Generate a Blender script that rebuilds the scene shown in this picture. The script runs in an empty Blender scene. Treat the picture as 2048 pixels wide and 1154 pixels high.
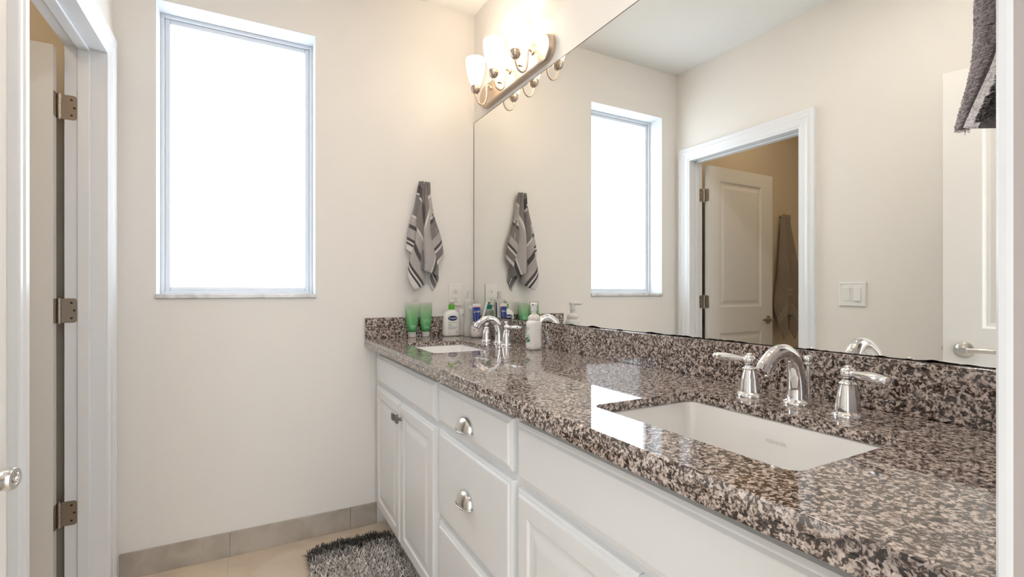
import bpy, bmesh, math, random
from mathutils import Vector, Matrix, noise
PI = math.pi
sc = bpy.context.scene
COL = sc.collection
random.seed(7)

# ------------------------------------------------------------------ camera
cam_d = bpy.data.cameras.new('camera')
cam = bpy.data.objects.new('camera', cam_d)
COL.objects.link(cam)
cam.location = (-1.093, -2.45, 1.1537)
cam.rotation_euler = (PI / 2, 0, math.radians(-28.594))
cam_d.sensor_width = 36.0
cam_d.lens = 967.41 / 2048 * 36.0
cam_d.shift_y = 6.97 / 2048
cam_d.clip_start = 0.01
sc.camera = cam

# ------------------------------------------------------------------ world, exposure
world = bpy.data.worlds.new('world')
sc.world = world
world.use_nodes = True
bg = world.node_tree.nodes['Background']
bg.inputs[0].default_value = (0.92, 0.965, 1.0, 1)
bg.inputs[1].default_value = 2.35          # daylight of the bright room behind the doorway
sc.view_settings.view_transform = 'Standard'
sc.view_settings.look = 'None'
sc.view_settings.gamma = 1.0
sc.view_settings.exposure = 0.83
PANE_STRENGTH = 2.8
BULB_STRENGTH = 72.0
CEILING_FILL = 80.0
CLOSET_FILL = 26.0

# ------------------------------------------------------------------ materials
def new_mat(name):
    m = bpy.data.materials.new(name)
    m.use_nodes = True
    nt = m.node_tree
    return m, nt, nt.nodes['Principled BSDF']

def N(nt, kind, **kw):
    n = nt.nodes.new(kind)
    for k, v in kw.items():
        if k in n.inputs.keys():
            n.inputs[k].default_value = v
        else:
            setattr(n, k, v)
    return n

def plain(name, col, rough=0.5, metal=0.0, bump=0.0, bscale=200.0, var=0.0, spec=None, coat=0.0, trans=0.0, ior=None, sss=0.0):
    m, nt, b = new_mat(name)
    b.inputs['Base Color'].default_value = (*col, 1)
    b.inputs['Roughness'].default_value = rough
    b.inputs['Metallic'].default_value = metal
    if spec is not None: b.inputs['Specular IOR Level'].default_value = spec
    if coat: b.inputs['Coat Weight'].default_value = coat
    if trans: b.inputs['Transmission Weight'].default_value = trans
    if ior: b.inputs['IOR'].default_value = ior
    tc = N(nt, 'ShaderNodeTexCoord')
    if bump or var:
        no = N(nt, 'ShaderNodeTexNoise', Scale=bscale, Detail=3.0)
        nt.links.new(tc.outputs['Object'], no.inputs['Vector'])
        if bump:
            bp = N(nt, 'ShaderNodeBump', Strength=bump, Distance=0.002)
            nt.links.new(no.outputs['Fac'], bp.inputs['Height'])
            nt.links.new(bp.outputs['Normal'], b.inputs['Normal'])
        if var:
            mx = N(nt, 'ShaderNodeMix', data_type='RGBA')
            mx.inputs['A'].default_value = (*[c * (1 - var) for c in col], 1)
            mx.inputs['B'].default_value = (*[min(1, c * (1 + var)) for c in col], 1)
            nt.links.new(no.outputs['Fac'], mx.inputs['Factor'])
            nt.links.new(mx.outputs['Result'], b.inputs['Base Color'])
    return m

def ramp(nt, stops, interp='LINEAR'):
    r = nt.nodes.new('ShaderNodeValToRGB')
    cr = r.color_ramp
    cr.interpolation = interp
    while len(cr.elements) > 1: cr.elements.remove(cr.elements[-1])
    cr.elements[0].position = stops[0][0]; cr.elements[0].color = (*stops[0][1], 1)
    for p, c in stops[1:]:
        e = cr.elements.new(p); e.color = (*c, 1)
    return r

M = {}
M['wall'] = plain('wall_paint', (0.83, 0.80, 0.76), 0.55, bump=0.10, bscale=140, var=0.012)
M['ceiling'] = plain('ceiling_paint', (0.80, 0.80, 0.78), 0.8, bump=0.08, bscale=120)
M['closet_wall'] = plain('closet_paint', (0.74, 0.65, 0.52), 0.6, bump=0.10, bscale=140)
M['trim'] = plain('trim_paint', (0.83, 0.85, 0.88), 0.28, bump=0.02, bscale=60)
M['door'] = plain('door_paint', (0.80, 0.79, 0.77), 0.32, bump=0.03, bscale=80)
M['jamb'] = plain('shaded_jamb_paint', (0.47, 0.42, 0.405), 0.5, bump=0.25, bscale=90)  # darkened and pinked: the doorway's shade is put into this colour
M['vinyl'] = plain('window_vinyl', (0.70, 0.73, 0.77), 0.35)
M['reveal'] = plain('window_reveal_paint', (0.68, 0.70, 0.73), 0.5, bump=0.05, bscale=140)
M['cabinet'] = plain('cabinet_thermofoil', (0.88, 0.89, 0.90), 0.33)
M['shadow_gap'] = plain('cabinet_inside', (0.10, 0.09, 0.08), 0.8)
M['chrome'] = plain('chrome', (0.88, 0.88, 0.89), 0.035, 1.0)
M['nickel'] = plain('brushed_nickel', (0.56, 0.47, 0.385), 0.30, 1.0)
M['satin'] = plain('satin_nickel', (0.72, 0.70, 0.67), 0.22, 1.0)
M['pewter'] = plain('dark_pewter', (0.24, 0.22, 0.20), 0.40, 1.0)
M['hinge'] = plain('hinge_nickel', (0.44, 0.39, 0.34), 0.35, 1.0)
M['screw'] = plain('screw_dark', (0.05, 0.04, 0.035), 0.5, 0.6)
M['ceramic'] = plain('sink_porcelain', (0.90, 0.89, 0.87), 0.12, coat=0.3)
M['faint'] = plain('faint_grey_print', (0.74, 0.73, 0.70), 0.5)
M['white_plastic'] = plain('white_plastic', (0.85, 0.845, 0.83), 0.35)
M['outlet'] = plain('outlet_plastic', (0.84, 0.81, 0.75), 0.35)
M['slot'] = plain('outlet_slot', (0.04, 0.035, 0.03), 0.6)
M['cream_plastic'] = plain('cream_plastic', (0.80, 0.77, 0.72), 0.4)
M['green_cap'] = plain('green_cap', (0.10, 0.42, 0.02), 0.35)
M['teal_cap'] = plain('teal_cap', (0.01, 0.36, 0.24), 0.35)
M['navy'] = plain('navy_print', (0.005, 0.015, 0.10), 0.35)
M['green_print'] = plain('green_print', (0.28, 0.55, 0.20), 0.5)
M['grey_print'] = plain('grey_print', (0.25, 0.27, 0.28), 0.5)
M['leaf_print'] = plain('leaf_print', (0.03, 0.20, 0.09), 0.5)
M['leaf_light'] = plain('pale_leaf_print', (0.50, 0.72, 0.58), 0.5)
M['white_print'] = plain('white_print', (0.9, 0.9, 0.9), 0.5)
M['pink'] = plain('pink_plastic', (0.80, 0.42, 0.48), 0.4)
M['mirror_edge'] = plain('mirror_edge', (0.12, 0.09, 0.065), 0.4)
M['desilver'] = plain('desilvered_edge', (0.15, 0.115, 0.085), 0.5, var=0.5, bscale=60)
M['socket'] = plain('lamp_socket', (0.6, 0.55, 0.5), 0.5)

def clear_plastic(name, col, a=0.55, rough=0.25):
    m, nt, b = new_mat(name)
    b.inputs['Base Color'].default_value = (*col, 1)
    b.inputs['Roughness'].default_value = rough
    t = N(nt, 'ShaderNodeBsdfTransparent'); t.inputs[0].default_value = (0.93, 0.93, 0.92, 1)
    mx = N(nt, 'ShaderNodeMixShader'); mx.inputs[0].default_value = a
    nt.links.new(t.outputs[0], mx.inputs[1]); nt.links.new(b.outputs[0], mx.inputs[2])
    nt.links.new(mx.outputs[0], nt.nodes['Material Output'].inputs['Surface'])
    return m
M['frosted_plastic'] = clear_plastic('frosted_clear_plastic', (0.78, 0.76, 0.71), 0.62)
M['clear_cap'] = clear_plastic('clear_cap_plastic', (0.84, 0.82, 0.78), 0.55)
M['teal_liquid'] = clear_plastic('pale_green_plastic', (0.60, 0.74, 0.62), 0.75)

def tube_mat():
    # squeeze tube: green gel printing that fades to frosted clear towards the crimp
    m, nt, b = new_mat('green_gradient_tube')
    tc = N(nt, 'ShaderNodeTexCoord'); sp = N(nt, 'ShaderNodeSeparateXYZ')
    nt.links.new(tc.outputs['Object'], sp.inputs[0])
    mr = N(nt, 'ShaderNodeMapRange'); mr.inputs['From Min'].default_value = 0.03; mr.inputs['From Max'].default_value = 0.172
    nt.links.new(sp.outputs['Z'], mr.inputs['Value'])
    r = ramp(nt, [(0, (0.06, 0.30, 0.09)), (0.45, (0.15, 0.45, 0.17)), (0.8, (0.36, 0.56, 0.32)), (1, (0.58, 0.66, 0.52))])
    nt.links.new(mr.outputs[0], r.inputs[0]); nt.links.new(r.outputs[0], b.inputs['Base Color'])
    b.inputs['Roughness'].default_value = 0.3
    t = N(nt, 'ShaderNodeBsdfTransparent')
    mx = N(nt, 'ShaderNodeMixShader')
    mr2 = N(nt, 'ShaderNodeMapRange'); mr2.inputs['To Min'].default_value = 0.95; mr2.inputs['To Max'].default_value = 0.7
    mr2.inputs['From Min'].default_value = 0.03; mr2.inputs['From Max'].default_value = 0.172
    nt.links.new(sp.outputs['Z'], mr2.inputs['Value'])
    nt.links.new(mr2.outputs[0], mx.inputs[0])
    nt.links.new(t.outputs[0], mx.inputs[1]); nt.links.new(b.outputs[0], mx.inputs[2])
    nt.links.new(mx.outputs[0], nt.nodes['Material Output'].inputs['Surface'])
    return m
M['tube'] = tube_mat()

def granite():
    m, nt, b = new_mat('brown_granite')
    tc = N(nt, 'ShaderNodeTexCoord')
    n0 = N(nt, 'ShaderNodeTexNoise', Scale=70.0, Detail=2.0)
    nt.links.new(tc.outputs['Object'], n0.inputs['Vector'])
    # warp the cells a little so grains are not straight-sided
    sub = N(nt, 'ShaderNodeVectorMath', operation='SUBTRACT'); sub.inputs[1].default_value = (0.5, 0.5, 0.5)
    nt.links.new(n0.outputs['Color'], sub.inputs[0])
    sca = N(nt, 'ShaderNodeVectorMath', operation='SCALE'); sca.inputs['Scale'].default_value = 0.012
    nt.links.new(sub.outputs[0], sca.inputs[0])
    add = N(nt, 'ShaderNodeVectorMath', operation='ADD')
    nt.links.new(tc.outputs['Object'], add.inputs[0]); nt.links.new(sca.outputs[0], add.inputs[1])
    v = N(nt, 'ShaderNodeTexVoronoi', Scale=255.0)
    nt.links.new(add.outputs[0], v.inputs['Vector'])
    v2 = N(nt, 'ShaderNodeTexVoronoi', Scale=480.0)
    nt.links.new(add.outputs[0], v2.inputs['Vector'])
    s1 = N(nt, 'ShaderNodeSeparateColor'); nt.links.new(v.outputs['Color'], s1.inputs[0])
    s2 = N(nt, 'ShaderNodeSeparateColor'); nt.links.new(v2.outputs['Color'], s2.inputs[0])
    n1 = N(nt, 'ShaderNodeTexNoise', Scale=95.0, Detail=2.0)
    nt.links.new(tc.outputs['Object'], n1.inputs['Vector'])
    a = N(nt, 'ShaderNodeMath', operation='MULTIPLY'); a.inputs[1].default_value = 0.42; nt.links.new(s1.outputs[0], a.inputs[0])
    c = N(nt, 'ShaderNodeMath', operation='MULTIPLY_ADD'); c.inputs[1].default_value = 0.20
    nt.links.new(s2.outputs[0], c.inputs[0]); nt.links.new(a.outputs[0], c.inputs[2])
    d = N(nt, 'ShaderNodeMath', operation='MULTIPLY_ADD'); d.inputs[1].default_value = 0.75
    nt.links.new(n1.outputs['Fac'], d.inputs[0]); nt.links.new(c.outputs[0], d.inputs[2])
    r = ramp(nt, [(0.44, (0.020, 0.011, 0.009)), (0.585, (0.045, 0.026, 0.021)), (0.65, (0.15, 0.103, 0.085)),
                  (0.73, (0.37, 0.295, 0.255)), (0.87, (0.60, 0.515, 0.465)), (1.0, (0.72, 0.64, 0.59))])
    nt.links.new(d.outputs[0], r.inputs[0])
    nt.links.new(r.outputs[0], b.inputs['Base Color'])
    b.inputs['Roughness'].default_value = 0.045
    b.inputs['IOR'].default_value = 1.80
    return m
M['granite'] = granite()

def mirror_mat():
    m, nt, b = new_mat('mirror_silver')
    b.inputs['Base Color'].default_value = (0.915, 0.922, 0.90, 1)
    b.inputs['Metallic'].default_value = 1.0
    b.inputs['Roughness'].default_value = 0.0
    return m
M['mirror'] = mirror_mat()

def emit(name, col, strength):
    m = bpy.data.materials.new(name); m.use_nodes = True
    nt = m.node_tree; nt.nodes.remove(nt.nodes['Principled BSDF'])
    e = N(nt, 'ShaderNodeEmission'); e.inputs[0].default_value = (*col, 1); e.inputs[1].default_value = strength
    nt.links.new(e.outputs[0], nt.nodes['Material Output'].inputs['Surface'])
    return m
M['pane'] = emit('frosted_pane_daylight', (0.82, 0.91, 1.0), PANE_STRENGTH)
M['bulb'] = emit('warm_bulb', (1.0, 0.83, 0.65), BULB_STRENGTH)
M['ceiling_fill'] = emit('ceiling_fill_glow', (1.0, 0.945, 0.885), CEILING_FILL)
M['closet_fill'] = emit('closet_fill_glow', (1.0, 0.78, 0.52), CLOSET_FILL)

def shade_mat():
    m = bpy.data.materials.new('frosted_lamp_glass'); m.use_nodes = True
    nt = m.node_tree; nt.nodes.remove(nt.nodes['Principled BSDF'])
    tr = N(nt, 'ShaderNodeBsdfTranslucent'); tr.inputs[0].default_value = (0.95, 0.92, 0.86, 1)
    df = N(nt, 'ShaderNodeBsdfDiffuse'); df.inputs[0].default_value = (0.9, 0.88, 0.84, 1)
    tp = N(nt, 'ShaderNodeBsdfTransparent')
    m1 = N(nt, 'ShaderNodeMixShader'); m1.inputs[0].default_value = 0.35
    nt.links.new(tr.outputs[0], m1.inputs[1]); nt.links.new(df.outputs[0], m1.inputs[2])
    m2 = N(nt, 'ShaderNodeMixShader'); m2.inputs[0].default_value = 0.20
    nt.links.new(m1.outputs[0], m2.inputs[1]); nt.links.new(tp.outputs[0], m2.inputs[2])
    nt.links.new(m2.outputs[0], nt.nodes['Material Output'].inputs['Surface'])
    return m
M['shade'] = shade_mat()

def floor_mat():
    m, nt, b = new_mat('beige_floor_tile')
    tc = N(nt, 'ShaderNodeTexCoord')
    no = N(nt, 'ShaderNodeTexNoise', Scale=5.0, Detail=6.0, Distortion=0.8)
    nt.links.new(tc.outputs['Object'], no.inputs['Vector'])
    r = ramp(nt, [(0.3, (0.60, 0.49, 0.38)), (0.55, (0.68, 0.57, 0.45)), (0.8, (0.73, 0.63, 0.52))])
    nt.links.new(no.outputs['Fac'], r.inputs[0])
    mp = N(nt, 'ShaderNodeMapping'); mp.inputs['Location'].default_value = (0.152, 0.48, 0)
    nt.links.new(tc.outputs['Object'], mp.inputs['Vector'])
    br = N(nt, 'ShaderNodeTexBrick', offset=0.0, squash=1.0)
    br.inputs['Scale'].default_value = 1.0; br.inputs['Brick Width'].default_value = 0.508; br.inputs['Row Height'].default_value = 0.508
    br.inputs['Mortar Size'].default_value = 0.0022
    br.inputs['Mortar Smooth'].default_value = 0.1
    nt.links.new(mp.outputs[0], br.inputs['Vector'])
    mx = N(nt, 'ShaderNodeMix', data_type='RGBA'); mx.inputs['B'].default_value = (0.58, 0.49, 0.40, 1)
    nt.links.new(br.outputs['Fac'], mx.inputs['Factor']); nt.links.new(r.outputs[0], mx.inputs['A'])
    nt.links.new(mx.outputs['Result'], b.inputs['Base Color'])
    b.inputs['Roughness'].default_value = 0.30
    return m
M['floor'] = floor_mat()

def stone_mat(name, a, c, scale, rough):
    m, nt, b = new_mat(name)
    tc = N(nt, 'ShaderNodeTexCoord')
    no = N(nt, 'ShaderNodeTexNoise', Scale=scale, Detail=8.0, Distortion=0.6)
    nt.links.new(tc.outputs['Object'], no.inputs['Vector'])
    r = ramp(nt, [(0.35, a), (0.65, c)]); nt.links.new(no.outputs['Fac'], r.inputs[0])
    nt.links.new(r.outputs[0], b.inputs['Base Color']); b.inputs['Roughness'].default_value = rough
    return m
M['base_tile'] = stone_mat('grey_base_tile', (0.37, 0.325, 0.27), (0.50, 0.445, 0.38), 9, 0.45)
M['marble'] = stone_mat('sill_marble', (0.62, 0.62, 0.63), (0.86, 0.86, 0.86), 14, 0.2)

def cloth_mat(name, stops, lo, hi, axis, fuzz=900.0):
    """stripes read from the cloth's own metric UV coordinates"""
    m, nt, b = new_mat(name)
    uv = N(nt, 'ShaderNodeUVMap'); sp = N(nt, 'ShaderNodeSeparateXYZ')
    nt.links.new(uv.outputs[0], sp.inputs[0])
    mr = N(nt, 'ShaderNodeMapRange'); mr.inputs['From Min'].default_value = lo; mr.inputs['From Max'].default_value = hi
    nt.links.new(sp.outputs[axis], mr.inputs['Value'])
    r = ramp(nt, [((p - lo) / (hi - lo), c) for p, c in stops], 'CONSTANT')
    nt.links.new(mr.outputs[0], r.inputs[0])
    tc = N(nt, 'ShaderNodeTexCoord')
    no = N(nt, 'ShaderNodeTexNoise', Scale=fuzz, Detail=2.0); nt.links.new(tc.outputs['Object'], no.inputs['Vector'])
    mx = N(nt, 'ShaderNodeMix', data_type='RGBA', blend_type='MULTIPLY'); mx.inputs['Factor'].default_value = 1.0
    r2 = ramp(nt, [(0.3, (0.6, 0.6, 0.6)), (0.7, (1.25, 1.25, 1.25))]); nt.links.new(no.outputs['Fac'], r2.inputs[0])
    nt.links.new(r.outputs[0], mx.inputs['A']); nt.links.new(r2.outputs[0], mx.inputs['B'])
    nt.links.new(mx.outputs['Result'], b.inputs['Base Color'])
    bp = N(nt, 'ShaderNodeBump', Strength=0.6, Distance=0.002)
    nt.links.new(no.outputs['Fac'], bp.inputs['Height']); nt.links.new(bp.outputs['Normal'], b.inputs['Normal'])
    b.inputs['Roughness'].default_value = 0.9
    b.inputs['Sheen Weight'].default_value = 0.3
    return m
DK, MD, LG, WH = (0.085, 0.072, 0.072), (0.235, 0.21, 0.205), (0.47, 0.435, 0.42), (0.74, 0.70, 0.68)
STRIPES = [(-.36, WH), (-.318, DK), (-.308, WH), (-.298, DK), (-.286, LG), (-.235, DK), (-.215, LG), (-.175, WH), (-.165, MD), (-.06, WH), (-.05, DK),
           (-.02, MD), (.045, WH), (.055, LG), (.14, WH), (.15, DK), (.165, MD), (.225, LG), (.262, DK), (.276, WH), (.288, MD), (.325, WH)]
M['stripe'] = cloth_mat('grey_striped_terry', STRIPES, -.37, .37, 'X')
TA = (0.33, 0.275, 0.225)
M['taupe'] = cloth_mat('taupe_terry', [(-.1, TA), (.60, (.5, .46, .4)), (.608, TA), (.622, (.5, .46, .4)), (.63, TA), (.644, (.5, .46, .4)), (.652, TA)], -.1, 1.1, 'Y', 500)
M['near_stripe'] = cloth_mat('grey_white_fluffy_terry', [(-.3, (.14, .12, .125)), (.0035, (.95, .93, .94)), (.0145, (.13, .115, .12)), (.05, (.95, .93, .94))], -.3, .3, 'X', 500)  # grey stripes darkened with the shadow between the terry loops

def rug_mat():
    m, nt, b = new_mat('grey_shag_pile')
    at = N(nt, 'ShaderNodeAttribute', attribute_name='tone')
    nt.links.new(at.outputs['Color'], b.inputs['Base Color'])
    b.inputs['Roughness'].default_value = 0.85
    return m
M['rug'] = rug_mat()
M['rug_back'] = plain('rug_backing', (0.12, 0.105, 0.10), 0.9)

# ------------------------------------------------------------------ helpers
def tag(o, label=None, cat=None, group=None, kind=None):
    if label: o['label'] = label
    if cat: o['category'] = cat
    if group: o['group'] = group
    if kind: o['kind'] = kind
    return o

def thing(name, loc, label, cat, group=None, kind=None, rz=0.0):
    o = bpy.data.objects.new(name, None); COL.objects.link(o)
    o.empty_display_size = 0.05
    o.location = loc; o.rotation_euler = (0, 0, rz)
    return tag(o, label, cat, group, kind)

def obj(name, bm, mat, parent=None, smooth=False, bevel=0.0, seg=2, subsurf=0, loc=None, label=None):
    """bmesh -> one mesh object; mesh is in the parent thing's own coordinates"""
    bmesh.ops.recalc_face_normals(bm, faces=bm.faces[:])
    me = bpy.data.meshes.new(name); bm.to_mesh(me); bm.free()
    me.materials.append(M[mat] if isinstance(mat, str) else mat)
    o = bpy.data.objects.new(name, me); COL.objects.link(o)
    if parent is not None: o.parent = parent
    if loc is not None: o.location = loc
    if smooth:
        for p in me.polygons: p.use_smooth = True
    if bevel:
        b = o.modifiers.new('bevel', 'BEVEL'); b.width = bevel; b.segments = seg; b.limit_method = 'ANGLE'; b.angle_limit = math.radians(40)
        b.harden_normals = False
        for p in me.polygons: p.use_smooth = True
        w = o.modifiers.new('wn', 'WEIGHTED_NORMAL'); w.keep_sharp = True
    if subsurf:
        s = o.modifiers.new('sub', 'SUBSURF'); s.levels = subsurf; s.render_levels = subsurf
    if label: o['label'] = label
    return o

def autosmooth(o, ang=35):
    me = o.data
    bm = bmesh.new(); bm.from_mesh(me)
    for e in bm.edges:
        if len(e.link_faces) == 2: e.smooth = e.calc_face_angle(0) < math.radians(ang)
    for f in bm.faces: f.smooth = True
    bm.to_mesh(me); bm.free()
    return o

def BM(): return bmesh.new()

def box(bm, x0, x1, y0, y1, z0, z1):
    vs = [bm.verts.new((x, y, z)) for x in (x0, x1) for y in (y0, y1) for z in (z0, z1)]
    for f in ((0, 1, 3, 2), (4, 6, 7, 5), (0, 4, 5, 1), (2, 3, 7, 6), (0, 2, 6, 4), (1, 5, 7, 3)):
        bm.faces.new([vs[i] for i in f])
    return bm

def lathe(bm, prof, c=(0, 0, 0), seg=32, mat=None, sx=1.0, sy=1.0, cap=True):
    """prof: (r, z) bottom to top; mat: optional matrix applied after placing at origin"""
    rings = []
    for r, z in prof:
        ring = []
        for i in range(seg):
            a = 2 * PI * i / seg
            p = Vector((r * math.cos(a) * sx, r * math.sin(a) * sy, z))
            if mat is not None: p = mat @ p
            ring.append(bm.verts.new(p + Vector(c)))
        rings.append(ring)
    for a, b in zip(rings, rings[1:]):
        for i in range(seg):
            bm.faces.new((a[i], a[(i + 1) % seg], b[(i + 1) % seg], b[i]))
    if cap:
        if prof[0][0] > 1e-5: bm.faces.new(list(reversed(rings[0])))
        if prof[-1][0] > 1e-5: bm.faces.new(rings[-1])
    return bm

def tube(bm, pts, rad, seg=14, cap=True, squash=None):
    """swept tube; rad: number or list; squash: list of (side, up) factors"""
    pts = [Vector(p) for p in pts]
    n = len(pts)
    if not isinstance(rad, (list, tuple)): rad = [rad] * n
    t0 = (pts[1] - pts[0]).normalized()
    up = Vector((0, 0, 1)) if abs(t0.z) < 0.9 else Vector((0, 1, 0))
    nrm = (up - t0 * up.dot(t0)).normalized()
    rings = []
    for i in range(n):
        t = (pts[min(i + 1, n - 1)] - pts[max(i - 1, 0)]).normalized()
        nrm = (nrm - t * nrm.dot(t)).normalized()
        bn = t.cross(nrm)
        sq = squash[i] if squash else (1, 1)
        rings.append([bm.verts.new(pts[i] + (nrm * math.cos(2 * PI * k / seg) * sq[1] + bn * math.sin(2 * PI * k / seg) * sq[0]) * rad[i]) for k in range(seg)])
    for a, b in zip(rings, rings[1:]):
        for k in range(seg): bm.faces.new((a[k], a[(k + 1) % seg], b[(k + 1) % seg], b[k]))
    if cap:
        bm.faces.new(list(reversed(rings[0]))); bm.faces.new(rings[-1])
    return bm

def spline(ctrl, n=8):
    """Catmull-Rom through control points"""
    P = [Vector(p) for p in ctrl]
    P = [P[0] * 2 - P[1]] + P + [P[-1] * 2 - P[-2]]
    out = []
    for i in range(1, len(P) - 2):
        for k in range(n):
            t = k / n
            a, b, c, d = P[i - 1:i + 3]
            out.append(0.5 * ((2 * b) + (c - a) * t + (2 * a - 5 * b + 4 * c - d) * t * t + (3 * b - a - 3 * c + d) * t ** 3))
    out.append(P[-2].copy())
    return out

def lerp_list(vals, n):
    out = []
    for i in range(len(vals) - 1):
        for k in range(n):
            t = k / n; out.append(vals[i] * (1 - t) + vals[i + 1] * t)
    out.append(vals[-1]); return out

def sphere(bm, c, r, seg=20, rings=12, s=(1, 1, 1)):
    prof = [(max(r * math.sin(PI * i / rings), 1e-6), -r * math.cos(PI * i / rings)) for i in range(rings + 1)]
    lathe(bm, prof, c, seg, Matrix.Diagonal((*s, 1)).to_3x3() if False else None, cap=False) if s == (1, 1, 1) else \
        lathe(bm, prof, c, seg, Matrix(((s[0], 0, 0), (0, s[1], 0), (0, 0, s[2]))), cap=False)
    return bm

def rrect(w, h, r, n=6):
    """rounded rectangle outline centred on 0 (list of 2-D points)"""
    pts = []
    for cx, cy, a0 in ((w / 2 - r, h / 2 - r, 0), (-w / 2 + r, h / 2 - r, PI / 2), (-w / 2 + r, -h / 2 + r, PI), (w / 2 - r, -h / 2 + r, 1.5 * PI)):
        for i in range(n + 1):
            a = a0 + PI / 2 * i / n
            pts.append((cx + r * math.cos(a), cy + r * math.sin(a)))
    return pts

def loft(bm, loops, cap0=True, cap1=True):
    rings = [[bm.verts.new(p) for p in L] for L in loops]
    n = len(rings[0])
    for a, b in zip(rings, rings[1:]):
        for i in range(n): bm.faces.new((a[i], a[(i + 1) % n], b[(i + 1) % n], b[i]))
    if cap0: bm.faces.new(list(reversed(rings[0])))
    if cap1: bm.faces.new(rings[-1])
    return bm

def nested(bm, u0, u1, v0, v1, steps, f, cap0=True):
    """rectangular loops shrinking by inset at height h, mapped by f(u, v, h)"""
    loops = []
    for ins, h in steps:
        loops.append([f(u0 + ins, v0 + ins, h), f(u1 - ins, v0 + ins, h), f(u1 - ins, v1 - ins, h), f(u0 + ins, v1 - ins, h)])
    return loft(bm, loops, cap0, True)

def text_bm(s, size, f, extrude=0.0):
    """lettering outline -> bmesh, mapped by f(x, y, h); centred"""
    cu = bpy.data.curves.new('lettering', 'FONT'); cu.body = s; cu.size = size; cu.align_x = 'CENTER'; cu.align_y = 'CENTER'; cu.extrude = extrude
    cu.resolution_u = 3
    o = bpy.data.objects.new('lettering_tmp', cu); COL.objects.link(o)
    dg = bpy.context.evaluated_depsgraph_get(); dg.update()
    me = bpy.data.meshes.new_from_object(o.evaluated_get(dg))
    bm = BM(); bm.from_mesh(me)
    bpy.data.objects.remove(o); bpy.data.curves.remove(cu); bpy.data.meshes.remove(me)
    for v in bm.verts: v.co = Vector(f(v.co.x, v.co.y, v.co.z))
    return bm

def struct(name, bm, mat, label, cat, **kw):
    return tag(obj(name, bm, mat, **kw), label, cat, kind='structure')

# ------------------------------------------------------------------ room shell
L = 1.565; CEIL = 2.679; FRONT = -2.34; FRONT_OUT = -2.46; WT = 0.115
CB = -3.15; CN = -1.18                       # closet back wall x, near wall y
WX0, WX1, WZ0, WZ1 = -1.4282, -0.8132, 1.144, 2.3618
DY0, DY1, DZ = -0.1275, -0.872, 2.050         # closet door opening

bm = BM(); box(bm, CB - .1, 1.2, -4.2, .2, -.06, 0)
struct('floor', bm, 'floor', 'beige stone floor tiles with thin pale joints', 'floor')
bm = BM(); box(bm, -L - WT, .12, FRONT_OUT, .18, CEIL, CEIL + .06); box(bm, CB - .1, -L - WT, CN - .1, .18, CEIL, CEIL + .06)
struct('ceiling', bm, 'ceiling', 'plain white painted ceiling', 'ceiling')
bm = BM()
box(bm, CB - .1, WX0, 0, .18, 0, CEIL); box(bm, WX1, .12, 0, .18, 0, CEIL)
box(bm, WX0, WX1, 0, .18, 0, WZ0 - .02); box(bm, WX0, WX1, 0, .18, WZ1, CEIL)
struct('wall_far', bm, 'wall', 'cream end wall with the frosted window in it', 'wall')
bm = BM(); box(bm, .005, .12, FRONT_OUT, 0, 0, CEIL)
struct('wall_right', bm, 'wall', 'cream wall behind the vanity and mirror', 'wall')
bm = BM()
box(bm, -L - WT, -L, DY0 + .012, 0, 0, CEIL); box(bm, -L - WT, -L, FRONT_OUT, DY1 - .012, 0, CEIL)
box(bm, -L - WT, -L, DY1 - .012, DY0 + .012, DZ + .012, CEIL)
struct('wall_left', bm, 'wall', 'cream left wall with the cased closet doorway', 'wall')
JX = -0.693
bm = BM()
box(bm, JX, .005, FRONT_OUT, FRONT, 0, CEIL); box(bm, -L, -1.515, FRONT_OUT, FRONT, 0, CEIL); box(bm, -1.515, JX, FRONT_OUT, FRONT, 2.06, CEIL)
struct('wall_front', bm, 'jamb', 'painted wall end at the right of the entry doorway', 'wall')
bm = BM(); box(bm, CB - .1, CB, CN, 0, 0, CEIL)
struct('wall_closet_back', bm, 'closet_wall', 'tan back wall of the small room behind the open door', 'wall')
bm = BM(); box(bm, CB, -L - WT, CN - .1, CN, 0, CEIL)
struct('wall_closet_near', bm, 'closet_wall', 'tan side wall of the small room', 'wall')
bm = BM(); box(bm, CB, -L - WT, -.006, 0, 0, CEIL)
struct('wall_closet_far', bm, 'closet_wall', 'tan wall the taupe towel hangs on', 'wall')

# unseen hallway added to steer daylight past the jamb, open at its far end
bm = BM(); box(bm, -2.0, -1.9, -4.2, FRONT_OUT, 0, CEIL); box(bm, -1.9, -1.565, FRONT_OUT - .1, FRONT_OUT, 0, CEIL)
struct('wall_light_guide_left', bm, 'wall', 'unseen cream left wall, added behind the doorway to steer daylight', 'wall')
bm = BM(); box(bm, -.25, -.15, -4.2, FRONT_OUT, 0, CEIL)
struct('wall_light_guide_right', bm, 'wall', 'unseen cream right wall, added behind the doorway to steer daylight', 'wall')
bm = BM(); box(bm, -2.0, -.15, -4.2, FRONT_OUT, CEIL, CEIL + .06)
struct('ceiling_light_guide', bm, 'ceiling', 'unseen white ceiling, added behind the doorway to steer daylight', 'ceiling')

# tile skirting on the end wall
bm = BM()
for a, c in ((-L + .02, -1.1645), (-1.1625, -.6595), (-.6575, -.53)):
    box(bm, a, c, -.010, 0, 0.0, .105)
struct('baseboard_far', bm, 'base_tile', 'grey stone tile skirting below the window', 'baseboard', bevel=.001)
bm = BM()
for a, c in ((-1.46, -.965),):
    box(bm, -L, -L + .010, a, c, 0.0, .105)
struct('baseboard_left', bm, 'base_tile', 'grey stone tile skirting along the left wall', 'baseboard', bevel=.001)

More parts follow.
